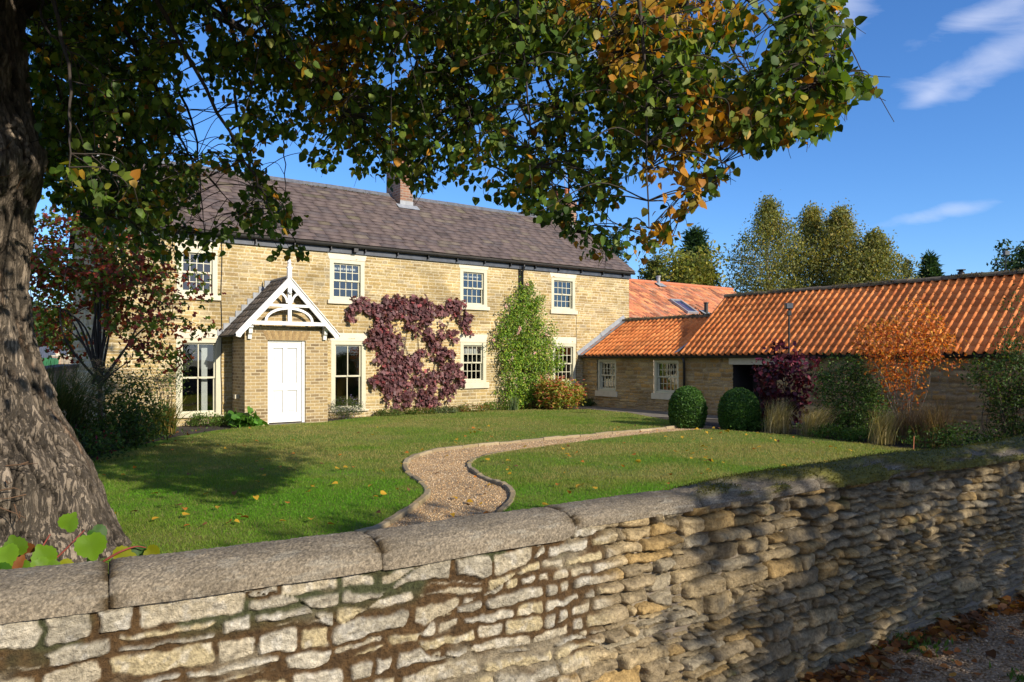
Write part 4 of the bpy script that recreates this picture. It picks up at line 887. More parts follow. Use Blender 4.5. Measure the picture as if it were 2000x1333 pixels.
M['lane'] = gravelmat('lane_gravel', [(.14, .088, .045), (.23, .155, .08), (.33, .235, .14), (.17, .105, .052), (.26, .18, .10)], 60)
tag(MB().add([(-600, -300, -.13), (600, -300, -.13), (600, 1500, -.13), (-600, 1500, -.13)], [(0, 1, 2, 3)]).build('ground', simple('field_ground', (.06, .075, .025), .95, .3, .3)), kind='structure')
lw = MB(); slab(lw, left_poly, 0, -.09); slab(lw, right_poly, 0, -.09); tag(lw.build('lawn', M['lawn']), kind='structure')
hb = np.array([G(140, 900)[:2], (-7.0, 6.5), (-7.4, 3.5), (-14, 4), (-22, 12)]) if False else None
bd = MB(); bw_s = np.linspace(s_a, s_e, 30); bw_p = wpt(bw_s)-wnm(bw_s)*.05; bd.add([(-16, 20, -.03), (-14, 7, -.03), (-5.5, .9, -.03)]+[(x, y, -.03) for x, y in bw_p]+[(16, 20, -.03), (4, 34, -.03)], [tuple(range(35))])
bed = bd.build('flower_bed', M['soil']); tag(bed, kind='structure')
pp = np.vstack([Lp-0, Rp[::-1]]); pe = [G(1400, 826)[:2], G(1300, 810)[:2]]
pm = MB(); path_poly = np.vstack([[wl[0]+(-.02, 0)], Lp, [G(1345, 828)[:2]], [G(1400, 832)[:2]], Rp[::-1], [wr_[-1]]]); slab(pm, path_poly, -.024, -.10); tag(pm.build('gravel_path', M['path']), kind='structure')
pv = MB(); pv.add([(*(W0+n*a-u*b), -.018) for (a, b) in ((-.0, 0), (15, 0), (15, .75), (7.0, .75), (4.8, 1.9), (3.6, 1.3), (0, .85))], [(0, 1, 2, 3, 4, 5, 6)][::1]); pvo = pv.build('paving', M['paving']); tag(pvo, kind='structure')
lane = MB(); sl = np.linspace(s_a, s_e, 40); lf_ = wpt(sl)+wnm(sl)*.05; lane.add([(x, y, -.06) for x, y in lf_]+[(30, 12, -.06), (30, -40, -.06), (-30, -40, -.06), (-12, -4, -.06)], [tuple(range(44))][::1]); lo = lane.build('gravel_lane', M['lane']); tag(lo, kind='structure')
for o in (pvo, lo, bed):
    me = o.data
    if me.polygons[0].normal.z < 0: me.flip_normals()

# stone edging beside the path
def edging(name, P, label, seed, lift, flip):
    rng = np.random.RandomState(seed); d = np.concatenate([[0], np.cumsum(np.linalg.norm(np.diff(P, axis=0), axis=1))]); A = MB(); s = 0; o = thing(name, label, 'path edging', (*P[len(P)//2], 0))
    while s < d[-1]-.2:
        l = .34+.25*rng.rand(); e = min(s+l, d[-1]); k = 5; S = np.linspace(s+.006, e-.006, k); p = np.c_[np.interp(S, d, P[:, 0]), np.interp(S, d, P[:, 1])]
        t = np.gradient(p, axis=0); t /= np.linalg.norm(t, axis=1)[:, None]; nn = np.c_[t[:, 1], -t[:, 0]]*(1 if not flip else -1)
        z1 = lift+rng.normal()*.006; c = pick(rng, [(.27, .21, .125), (.32, .255, .155), (.21, .165, .10), (.29, .225, .12)], [2, 2, 1, 1], 1, .15)[0]; zz = z1+np.array([0, rng.normal()*.004, rng.normal()*.004, rng.normal()*.004, 0])
        V = []; w_ = .062+.012*rng.rand()
        for i in range(k):
            for (ww, z) in ((-.01, -.09), (-.012, zz[i]-.012), (.0, zz[i]), (w_-.012, zz[i]), (w_, zz[i]-.012), (w_, -.09)): V.append((*(p[i]+nn[i]*ww), z))
        F = [(i*6+j, i*6+j+1, i*6+j+7, i*6+j+6) for i in range(k-1) for j in range(5)]+[tuple(range(6))[::-1], tuple(range((k-1)*6, k*6))]
        A.add([(x-P[len(P)//2][0], y-P[len(P)//2][1], z) for (x, y, z) in V], F, tuple(c)); s = e
    b = A.build('edging_stones', M['kerbm'], o); return o
edging('path_edging', Lp, 'pale stone edging along the house side of the winding gravel path', 3, .024, False)
edging('path_edging', Rp[:70], 'dark low stone edging on the right hand bend of the gravel path', 4, .012, True)

# grass blades on the lawn (mown, so short)
def grass():
    rng = np.random.RandomState(77); Ps = []
    for (y0, y1, dens) in ((1.8, 7.5, 5200), (7.5, 10, 3600), (10, 14, 1900), (14, 20, 900), (20, 27, 500)):
        x0, x1 = -6.5, 10.5; N = int((y1-y0)*(x1-x0)*dens); P = np.c_[x0+(x1-x0)*rng.rand(N), y0+(y1-y0)*rng.rand(N)]
        px = 1000+FPX*P[:, 0]/P[:, 1]; py = HZ+FPX*H/P[:, 1]; P = P[(px > -60) & (px < 2060) & (py < 1120)]
        ok = inpoly(P, left_poly) | inpoly(P, right_poly); P = P[ok]
        f = np.sqrt((P*[1, 1])[:, 1]/7.0); Ps.append(np.c_[P, f])
    Q = np.vstack(Ps); N = len(Q); P = np.c_[Q[:, :2], np.zeros(N)]; f = Q[:, 2]
    th = rng.rand(N)*2*pi; hgt = (.014+.017*rng.rand(N))*(.75+.5*fbm(P[:, 0]*1.2, P[:, 1]*1.2, 5, 3))*np.minimum(f, 1.25); wd = .0026*f*(.7+.6*rng.rand(N))
    lean = hgt*(.25+.7*rng.rand(N)); la = rng.rand(N)*2*pi; side = np.c_[np.cos(th), np.sin(th), 0*th]
    a = P-side*wd[:, None]; b = P+side*wd[:, None]; c = P+np.c_[np.cos(la)*lean, np.sin(la)*lean, hgt]
    V = np.stack([a, b, c], 1).reshape(-1, 3); F = np.arange(3*N).reshape(-1, 3)
    t = fbm(P[:, 0]*.5+3, P[:, 1]*.6, 6, 4); t2 = fbm(P[:, 0]*2.5, P[:, 1]*2.5, 8, 3); far = smooth(7.5, 13.5, P[:, 1]+2.2*(t2-.5))
    lush = np.array([.100, .250, .012]); mid = np.array([.160, .230, .030]); dry = np.array([.285, .255, .085])
    k = np.clip(.20+.66*far+1.6*(t-.5)+.6*(t2-.5), 0, 1)[:, None]
    col = np.where(k < .5, lush*(1-2*k)+mid*2*k, mid*(2-2*k)+dry*(2*k-1))*(.6+.75*rng.rand(N, 1))
    br = rng.rand(N) < (.04+.12*k[:, 0]); col[br] = np.array([.27, .22, .10])*(.7+.5*rng.rand(br.sum(), 1))
    o = npmesh('grass', V, [F], M['bladem'], None, np.repeat(col, 3, axis=0)); tag(o, 'short mown green lawn grass around the gravel path', 'grass', kind='stuff'); print('grass', N)
grass()
def pebbles(name, poly, N, size, pal, w, z, label, ylim, seed):
    rng = np.random.RandomState(seed); lo_, hi_ = poly.min(0), poly.max(0); P = lo_+(hi_-lo_)*rng.rand(N, 2); P = P[inpoly(P, poly)]; P = P[(P[:, 1] > ylim[0]) & (P[:, 1] < ylim[1])]; k = len(P)
    O = np.array([[1, 0, 0], [0, 1, 0], [-1, 0, 0], [0, -1, 0], [0, 0, 1], [0, 0, -1]], float); F = np.array([[0, 1, 4], [1, 2, 4], [2, 3, 4], [3, 0, 4], [1, 0, 5], [2, 1, 5], [3, 2, 5], [0, 3, 5]])
    s = size*(.5+rng.rand(k)); sc = np.stack([s, s*(.5+.5*rng.rand(k)), s*(.35+.4*rng.rand(k))], -1)/2; th = rng.rand(k)*2*pi
    V = O[None]*sc[:, None, :]; V[..., 2] += O[None, :, 0]*sc[:, None, 2]*rng.normal(size=(k, 1))*.5
    x = V[..., 0]*np.cos(th)[:, None]-V[..., 1]*np.sin(th)[:, None]; y = V[..., 0]*np.sin(th)[:, None]+V[..., 1]*np.cos(th)[:, None]
    V = np.stack([x+P[:, :1], y+P[:, 1:], V[..., 2]+z+sc[:, 2:]*.6], -1)
    o = npmesh(name, V.reshape(-1, 3), [(F[None]+(np.arange(k)*6)[:, None, None]).reshape(-1, 3)], M['gravel'], None, np.repeat(pick(rng, pal, w, k, .3), 6, axis=0)); tag(o, label, 'gravel', kind='stuff')
pebbles('path_pebbles', path_poly, 120000, .017, [(.50, .32, .155), (.62, .45, .26), (.36, .22, .11), (.58, .47, .34), (.26, .16, .09)], [4, 4, 2, 2, 1], -.024, 'golden brown gravel filling the winding garden path', (5, 20), 9)
lpoly = np.vstack([wpt(np.linspace(wpx(1450), wpx(2250), 12))+wnm(np.linspace(wpx(1450), wpx(2250), 12))*.12, [(5.5, 5.0), (4, 2.4), (1.6, 2.4)]])
pebbles('lane_pebbles', lpoly, 30000, .016, [(.24, .155, .08), (.33, .235, .14), (.16, .105, .055), (.42, .33, .23)], [4, 3, 3, 1], -.06, 'grey brown gravel of the lane at the foot of the wall', (2, 6.5), 10)
# ------------------------------------------------------------------ the big lime tree
LX, LY = -4.6, 6.0
lime = thing('lime_tree', 'huge old lime tree leaning over the garden wall with a flared grey trunk', 'tree', (LX, LY, 0))
def trunk():
    zz = np.concatenate([np.linspace(-.1, 1.6, 150), np.linspace(1.6, 6.2, 260)[1:]]); nt = 300; th = np.linspace(0, 2*pi, nt, endpoint=False)
    Z, T = np.meshgrid(zz, th, indexing='ij')
    R = np.interp(Z, [-.1, .03, .32, .52, .69, .9, 1.19, 1.52, 1.85, 2.18, 2.76, 3.1, 3.3, 3.7, 4.37, 6.2], [1.36, 1.30, 1.16, 1.11, 1.05, .92, .76, .67, .60, .575, .62, .70, .72, .60, .56, .60])
    R = R+np.exp(-Z/.7)*.10*np.sin(5*T+1.2)*(Z < 1.8)+.05*np.sin(3*T+.6*Z)*.6
    def b(zc, tc, sz, st, a): d = np.angle(np.exp(1j*(T-tc))); return a*np.exp(-((Z-zc)/sz)**2-(d/st)**2)
    R = R+b(3.05, -.55, .22, .35, .10)+b(3.3, -1.2, .25, .3, .10)+b(2.75, -.9, .12, .2, .07)+b(.75, -.55, .2, .25, .10)+b(.55, -.75, .10, .15, .05)+b(3.15, -.2, .14, .2, .06)
    tw = T+.10*Z; ridg = np.abs(fbm(tw*7+2*fbm(tw*2, Z*.9, 3, 3), Z*1.5, 4, 4)-.5)*2; ridg2 = np.abs(fbm(tw*17+3*fbm(tw*3, Z*1.4, 13, 3), Z*2.6, 5, 4)-.5)*2
    crack = smooth(.14, .0, ridg2); R = R+.075*(ridg-.3)-.042*crack+.040*(fbm(tw*5, Z*3, 8, 4)-.5)+.030*(fbm(tw*40, Z*9, 6, 4)-.5)
    near_b = np.exp(-((Z-3.1)/.45)**2); R = R+near_b*.07*(fbm(T*8, Z*7, 7, 4)-.5)
    sh = smooth(3.6, 6.2, Z)*.4
    V = np.c_[(R*np.cos(T)+sh*.2).ravel(), (R*np.sin(T)).ravel(), Z.ravel()]
    g = fbm(tw*6, Z*3, 9, 4); col = np.array([.31, .25, .19])*(.50+.95*g)[..., None]; col = col*(1-.82*crack)[..., None]*(.60+.8*ridg)[..., None]
    rd = smooth(.64, .74, fbm(tw*8, Z*1.1, 10, 4)); col = col*(1-.45*rd[..., None])+np.array([.24, .115, .05])*.45*rd[..., None]
    n = len(zz); i, j = np.meshgrid(np.arange(n-1), np.arange(nt), indexing='ij'); j2 = (j+1) % nt
    F = np.stack([i*nt+j, i*nt+j2, (i+1)*nt+j2, (i+1)*nt+j], -1).reshape(-1, 4)
    return npmesh('trunk', V, [F, ], M['bark'], lime, col.reshape(-1, 3), True)
trk = trunk()
LO = np.array([LX, LY, 0])
MASK = ["0789987458999999999999999999999997000",   # photo rows of 50 px, columns of 50 px: how dense the foliage is
        "0789997368999999999999999999999997200",
        "0899987359999999999999999999989997620",
        "0899986337679998989999889989999996710"[:37],
        "0899987106758878677888778889999985300",
        "0999985115326787856766766566788874200",
        "0899987545213467753666773356765550000",
        "0177786416510012213469876776530000000",
        "0035787645640002200016896775500000000",
        "0000255631242000000015765355000000000"]
MK = np.array([[int(c) for c in r.ljust(37, '0')[:37]] for r in MASK], float)/9
def dens(px, py):
    x = np.clip(px/50-.5, 0, 35.999); y = np.clip(py/50-.5, 0, 8.999); i = x.astype(int); j = y.astype(int); fx = x-i; fy = y-j
    d = (MK[j, i]*(1-fx)+MK[j, i+1]*fx)*(1-fy)+(MK[j+1, i]*(1-fx)+MK[j+1, i+1]*fx)*fy
    xm = np.interp(py, [0, 50, 100, 150, 185, 220, 260, 300, 330, 350, 400, 440, 480], [1625, 1655, 1680, 1712, 1690, 1640, 1610, 1545, 1500, 1425, 1375, 1352, 1280])
    d = np.where(py > 120, d**1.45, d**1.15)
    xm = xm+95*(fbm(py/38+.6*px/90, px*0+3, 44, 3)-.52)+18
    gap = smooth(.30, .47, fbm(px/62+9, py/52, 45, 4)); big = smooth(.25, .42, fbm(px/150, py/110+4, 46, 2))
    d = d*np.where((px > 960) & (px < 1400) & (py > 320), .16+.74*gap, np.where(px > 420, .10+.90*gap*(.35+.65*big), .30+.70*gap))
    return np.where((py > 505) | (px < 25), 0, d*smooth(xm+6, xm-50, px))
def dmean(px): return np.interp(px, [0, 300, 700, 1100, 1400, 1700], [7.6, 7.6, 7.2, 6.4, 5.6, 5.0])
def lime_canopy():
    rng = np.random.RandomState(19)
    wood = Acc(); bc = (.045, .036, .030); A = Acc()
    # main limbs (mostly above the picture)
    limbs = []
    for pts, r0, r1 in [([(-4.3, 6, 4.6), (-3.2, 6.2, 5.6), (-1.4, 6.3, 6.1), (.8, 6.1, 6.0), (2.6, 5.7, 5.3)], .22, .05),
                        ([(-4.4, 6.1, 4.4), (-3.6, 6.9, 5.5), (-2.2, 7.6, 6.0), (-.3, 7.8, 5.9), (1.6, 7.2, 5.3)], .20, .04),
                        ([(-4.5, 6.3, 4.5), (-4.6, 7.4, 5.7), (-4.2, 8.6, 6.0), (-3.2, 9.2, 5.6)], .18, .04),
                        ([(-4.3, 5.8, 4.9), (-3.0, 5.2, 5.8), (-1.2, 4.7, 6.2), (.8, 4.4, 5.8), (2.3, 4.5, 4.9)], .18, .035),
                        ([(-4.5, 6, 5.6), (-4, 5.6, 7.4), (-3.0, 5.2, 8.6)], .3, .1), ([(-4.7, 6.1, 5.4), (-5.6, 6.8, 7.2), (-6.2, 7.2, 8.6)], .3, .1)]:
        P = catmull(np.array(pts, float), 14); R = np.linspace(r0, r1, len(P)); wood.tube(P+[0, 0, 0], R, 9, bc); limbs.append(P)
    LP = np.vstack(limbs)
    # twig anchors, by direction density and depth
    Q = []
    while len(Q) < 3600:
        px, py = 20+1700*rng.rand(4000), -10+510*rng.rand(4000); dq = dens(px, py); ok = (rng.rand(4000) < dq**1.1) & (dq > .13)
        for a, b in zip(px[ok], py[ok]):
            Q.append(at(a, b, np.clip(dmean(a)+rng.normal()*.85, 4.3, 9.5)))
            if len(Q) >= 3600: break
    Q = np.array(Q)
    # branches reach out to a spread of the anchors and droop
    ends = [Q[np.argmax(Q[:, 0])], Q[np.argmin(Q[:, 2])]]; D = np.min([np.linalg.norm(Q-e, axis=1) for e in ends], axis=0)
    for _ in range(64):
        k = int(np.argmax(D*(1+.25*rng.rand(len(Q))))); ends.append(Q[k]); D = np.minimum(D, np.linalg.norm(Q-Q[k], axis=1))
    BP = []
    for e in ends:
        k = int(np.argmin(np.linalg.norm((LP-e)*[1, 1, .55]+[1.2, 0, 0], axis=1))); s = LP[k]; L_ = np.linalg.norm(e-s)
        m1 = s*.66+e*.34+np.array([0, 0, .13*L_])+rng.normal(size=3)*.05*L_; m2 = s*.3+e*.7+np.array([0, 0, .07*L_])+rng.normal(size=3)*.05*L_
        P = catmull(np.array([s, m1, m2, e]), 9)
        for _t in range(5):
            bx = 1000+FPX*P[:, 0]/P[:, 1]; by = HZ-FPX*(P[:, 2]-H)/P[:, 1]
            if not ((by > -40) & (bx > np.interp(by, [0, 50, 100, 150, 185, 220, 260, 300, 330, 350, 400, 440, 480], [1600, 1640, 1670, 1705, 1690, 1640, 1610, 1545, 1500, 1425, 1375, 1352, 1280]))).any(): break
            m1 = m1-np.array([.45, 0, 0]); m2 = m2-np.array([.40, 0, 0]); P = catmull(np.array([s-np.array([.3*(_t+1), 0, 0]), m1, m2, e]), 9)
        P[1:-1] += rng.normal(size=(len(P)-2, 3))*.007; wood.tube(P, np.linspace(.008+.0075*L_, .0035, len(P)), 6, bc); BP.append(P[6:])
    BP = np.vstack(BP)
    PL, AX = [], []
    for q in Q:
        d = np.linalg.norm(BP-q, axis=1); k = int(np.argmin(d)); r = BP[k] if d[k] < 1.1 else q+np.array([0, 0, .35])+rng.normal(size=3)*.12
        L_ = np.linalg.norm(q-r)+.02; m = (r+q)/2+np.array([0, 0, .12*L_])+rng.normal(size=3)*.06*L_; e = q+rng.normal(size=3)*.05-np.array([0, 0, .07])
        P = catmull(np.array([r, m, q, e]), 5); wood.tube(P, np.linspace(.0050, .0018, len(P)), 4, bc)
        nl = rng.randint(8, 14); t = (.30+.7*rng.rand(nl)**.8)*(len(P)-1.01); i = t.astype(int); base = P[i]*(1-(t-i))[:, None]+P[i+1]*(t-i)[:, None]
        ax = rng.normal(size=(nl, 3))*.75+unit(P[i+1]-P[i])*.4; ax[:, 2] -= .75
        PL.append(base+unit(ax)*.02+rng.normal(size=(nl, 3))*.035); AX.append(ax)
    PL = np.vstack(PL); AX = np.vstack(AX); px = 1000+FPX*PL[:, 0]/PL[:, 1]; py = HZ-FPX*(PL[:, 2]-H)/PL[:, 1]
    ok = (dens(px, np.maximum(py, 2)) > .05+.13*rng.rand(len(PL))); PL, AX, px, py = PL[ok], AX[ok], px[ok], py[ok]; N = len(PL); print('lime leaves', N)
    nr = rng.normal(size=(N, 3)); nr[:, 2] += .9
    cl = fbm(px/130, py/110, 31, 3)+np.interp(px, [300, 1000, 1250, 1700], [-.16, -.08, -.01, .0])+.12*((py > 330) & (px > 1000))+.08*((px > 1150) & (px < 1260) & (py > 60) & (py < 220))-.10*(px < 420); yl = rng.rand(N) < np.clip((cl-.47)*3.4, .06, .85)
    gr = pick(rng, [(.055, .105, .016), (.085, .145, .020), (.135, .185, .028), (.035, .070, .014), (.19, .20, .03)], [4, 4, 3, 2, 1.2], N, .3)
    ye = pick(rng, [(.36, .22, .025), (.44, .20, .022), (.30, .13, .018), (.28, .24, .04), (.20, .09, .02)], [4, 3, 2, 2, 1], N, .25)
    col = np.where(yl[:, None], ye, gr); sz = (.034+.038*rng.rand(N)**.8)*np.interp(px, [300, 1200, 1650], [1.1, .95, 1.05])
    leaves(A, PL, AX, nr, sz, col, 'heart')
    # the crown above the picture, which shades what hangs below it
    U = []
    while len(U) < 1250:
        p = np.array([-5.5+9.0*rng.rand(), 1.6+8.4*rng.rand(), 3.4+3.6*rng.rand()]); top = H+.483*p[1]
        if p[2] < top+.35: continue
        e = ((p[0]+1.6)/4.7)**2+((p[1]-5.6)/4.2)**2+((p[2]-5.6)/2.8)**2
        if e > 1 or (p[0] > 1.3 and p[2] > 5.6): continue
        if p[0] > 1.0 and rng.rand() < .8: continue
        if p[0] > -.6 and rng.rand() < .45: continue
        ts = np.linspace(0, 16, 33); tr = p[None]-ts[:, None]*np.array([SUN_H.x, SUN_H.y, SUN_TAN]); dd = np.hypot(tr[:, 0]-LX, tr[:, 1]-LY); hit = (dd < 1.0+.4*(tr[:, 2] < 1)) & (tr[:, 2] > 0) & (tr[:, 2] < 2.6)
        if hit.any() and rng.rand() < .86: continue
        U.append(p)
    U = np.array(U); N2 = len(U)*11; P = np.repeat(U, 11, axis=0)+rng.normal(size=(N2, 3))*.20
    P = P[P[:, 2] > H+.483*P[:, 1]+.12]
    scatter_leaves(A, rng, P, .13, [(.045, .085, .018), (.065, .115, .022), (.36, .22, .025)], [4, 4, 1.5], 'heart', .8)
    for q in U[::9]:
        k = int(np.argmin(np.linalg.norm(LP-q, axis=1))); P = catmull(np.array([LP[k], (LP[k]+q)/2+rng.normal(size=3)*.1, q]), 5); wood.tube(P, np.linspace(.018, .005, len(P)), 5, bc)
    for a in (wood, A): a.V = [v-LO for v in a.V]
    wood.build('limbs', M['twig'], lime, True); A.build('crown', M['leaf'], lime)
lime_canopy()
# short dead shoots on the burl
rng = np.random.RandomState(3)
for k in range(16):
    a = -.75+.5*rng.rand(); z = [3.1, .72, .58][k % 3]+rng.normal()*.12; r = np.interp(z, [.5, .75, 1, 3, 3.3], [1.16, 1.10, .95, .78, .76]); p = np.array([r*cos(a), r*sin(a), z]); d = np.array([cos(a), sin(a), .2])+rng.normal(size=3)*.5
    bs = Acc(); bs.tube(np.array([p-d*.03, p+d*.06, p+d*.11+rng.normal(size=3)*.02]), np.array([.006, .004, .002]), 4, (.12, .07, .04)); bs.build('burl_shoot', M['twig'], trk)

# ------------------------------------------------------------------ plant builders
def stems(acc, rng, base, tips, r0, c, sag=.1, sides=5, wig=.08):
    out = []
    for e in tips:
        L_ = np.linalg.norm(e-base); b = base+rng.normal(size=3)*[.04, .04, 0]; m = (b*.5+e*.5)+rng.normal(size=3)*wig*L_+np.array([0, 0, sag*L_])
        P = catmull(np.array([b, m, e]), 7); acc.tube(P, np.linspace(r0, r0*.22, len(P)), sides, c); out.append(P)
    return out
def in_blobs(rng, blobs, N, shell=.0):
    B = np.array(blobs, float); w = B[:, 3]*B[:, 4]*B[:, 5]; i = rng.choice(len(B), N, p=w/w.sum()); d = unit(rng.normal(size=(N, 3))); r = rng.rand(N)**(1/3.); r = shell+(1-shell)*r
    return B[i, :3]+d*r[:, None]*B[i, 3:6]
def plant(name, label, cat, loc, blobs, nclump, per, spread, size, pal, w, shape, droop=.2, stemn=7, stemr=.015, stemc=(.07, .05, .035), seed=1, group=None, mat='leaf', shell=.35, out_bias=0, flowers=None, crown='foliage', trunkh=None, vary=.3, jit=.3, clumpvar=.35):
    rng = np.random.RandomState(seed); loc = np.array(loc, float); o = thing(name, label, cat, loc, 0, group)
    B = [(x, y, z, a, b, c) for (x, y, z, a, b, c) in blobs]
    C = in_blobs(rng, B, nclump, shell); C[:, 2] = np.maximum(C[:, 2], .02); N = nclump*per
    P = np.repeat(C, per, axis=0)+rng.normal(size=(N, 3))*spread*np.array([1, 1, .8]); P[:, 2] = np.maximum(P[:, 2], .01)
    A = Acc(); T = rng.normal(size=(N, 3)); T[:, 2] -= droop*1.5; cen = np.mean([b[:3] for b in B], axis=0); rad = unit(P-cen); nr = rng.normal(size=(N, 3))+rad*1.2; nr[:, 2] += .6
    col = pick(rng, pal, w, N, jit)*np.repeat(1-clumpvar+2*clumpvar*rng.rand(nclump, 1), per, axis=0)
    leaves(A, P, T+rad*.4, nr, size*(1-vary+2*vary*rng.rand(N)), col, shape)
    A.build(crown, M[mat], o)
    if stemn:
        S = Acc(); base = np.array([0, 0, -.05])
        if trunkh:
            S.tube(np.array([[0, 0, -.05], [.01, 0, trunkh*.5], [0, .01, trunkh]]), np.array([stemr*1.5, stemr*1.2, stemr]), 9, stemc); base = np.array([0, 0, trunkh-.02])
        tips = C[rng.choice(nclump, min(stemn, nclump), replace=False)]; W = stems(S, rng, base, tips, stemr*(.8 if trunkh else 1), stemc)
        allp = np.vstack(W)
        for c in C[rng.choice(nclump, min(nclump, stemn*5), replace=False)]:
            k = int(np.argmin(np.linalg.norm(allp-c, axis=1))); S.tube(np.array([allp[k], (allp[k]+c)/2+rng.normal(size=3)*.02, c]), np.array([stemr*.25, stemr*.18, stemr*.1]), 4, stemc)
        S.build('trunk' if trunkh else 'stems', M['twig'], o)
    if flowers:
        fn, fsz, fp, fw, lift = flowers; Fa = Acc(); k = rng.choice(N, fn); Pf = P[k]+rad[k]*lift+[0, 0, lift*.5]
        for t in range(5):
            th = t*2*pi/5; ax = np.c_[np.full(fn, cos(th)), np.full(fn, sin(th)), np.full(fn, .25)]+rng.normal(size=(fn, 3))*.2; leaves(Fa, Pf, ax, np.c_[0*th+np.zeros(fn), np.zeros(fn), np.ones(fn)], fsz*(.8+.4*rng.rand(fn)), pick(rng, fp, fw, fn, .2), 'round')
        Fa.build('flowers', M['petal'], o)
    return o
def tuft(name, label, cat, loc, N, h, spread, wid, pal, w, arch=.5, seed=1, group=None, lean=(0, 0), plumes=None, curl=1.0):
    rng = np.random.RandomState(seed); o = thing(name, label, cat, loc, 0, group); k = 6; t = np.linspace(0, 1, k)
    b = rng.normal(size=(N, 2))*spread*.22; th = rng.rand(N)*2*pi; L_ = h*(.55+.5*rng.rand(N)); ar = arch*(.3+1.0*rng.rand(N)**1.3)*L_
    dx = np.cos(th)*ar+lean[0]*L_; dy = np.sin(th)*ar+lean[1]*L_
    X = b[:, :1]+dx[:, None]*t**1.8; Y = b[:, 1:]+dy[:, None]*t**1.8; Z = L_[:, None]*(t-(.30*curl)*(ar/L_)[:, None]*t**3)
    wv = wid*(1-.85*t**1.5)[None]*(.7+.6*rng.rand(N))[:, None]; sx, sy = -np.sin(th)[:, None], np.cos(th)[:, None]
    V = np.stack([np.stack([X-sx*wv, Y-sy*wv, Z], -1), np.stack([X+sx*wv, Y+sy*wv, Z], -1)], 2).reshape(-1, 3)
    i, j = np.meshgrid(np.arange(N), np.arange(k-1), indexing='ij'); a = (i*k*2+j*2).ravel(); F = np.stack([a, a+1, a+3, a+2], -1)
    npmesh('blades', V, [F], M['bladem'], o, np.repeat(pick(rng, pal, w, N, .3), 2*k, axis=0))
    if plumes:
        A = Acc(); S = Acc(); q = rng.choice(N, plumes)
        for m in q:
            e = np.array([X[m, -1], Y[m, -1], Z[m, -1]+.02]); d = np.array([dx[m]*.4+lean[0]*.15, dy[m]*.4+lean[1]*.15, -.02]); s = np.linspace(0, 1, 22)
            P = e+d*s[:, None]+rng.normal(size=(22, 3))*.012-np.array([0, 0, .08])*(s**2)[:, None]; leaves(A, P, d+rng.normal(size=(22, 3))*.12-[0, 0, .1], rng.normal(size=(22, 3)), .05, np.array([(.30, .23, .15)])*(.7+.6*rng.rand(22, 1)), 'thin')
        A.build('seed_heads', M['bladem'], o)
    return o
GRN = [(.040, .085, .015), (.065, .125, .022), (.095, .150, .03), (.025, .055, .012)]

# Japanese maple at the left corner of the house
mb = [(-.05, -.1, 3.55, 1.3, 1.0, .75), (-.8, .2, 2.7, .85, .9, .45), (.9, -.3, 3.0, 1.1, .8, .45), (1.35, -.4, 2.25, .95, .7, .22), (-.95, .1, 1.95, .8, .8, .32), (.6, .0, 2.35, .7, .8, .3), (1.75, -.5, 2.75, .55, .45, .14), (1.1, -.45, 1.65, .55, .6, .3), (.35, .0, 4.2, .7, .6, .4), (-.6, 0, 3.3, .8, .8, .4)]
plant('maple_tree', 'small maple with dark red and green leaves beside the left corner of the farmhouse', 'tree', (-7.55, 13.6, 0), mb, 270, 24, .13, .078, [(.28, .055, .035), (.15, .032, .030), (.10, .16, .024), (.15, .20, .03), (.42, .10, .03), (.06, .09, .018)], [4, 3, 5, 3, 1.5, 2], 'lobed', .25, 16, .034, (.05, .042, .036), 61, crown='crown', trunkh=1.15, shell=.2)
plant('climbing_rose', 'thin scrambling green rose shoots on the wall left of the porch window', 'climber', (*(F0+u*fs(322)+n*.22), 0), [(0, 0, 1.5, .45, .12, .5), (.2, -.05, 1.1, .3, .12, .5), (-.3, 0, 1.75, .5, .15, .35), (-.7, .1, 1.1, .4, .2, .5)], 110, 12, .10, .055, GRN, [3, 4, 3, 2], 'lance', .3, 7, .012, seed=62)

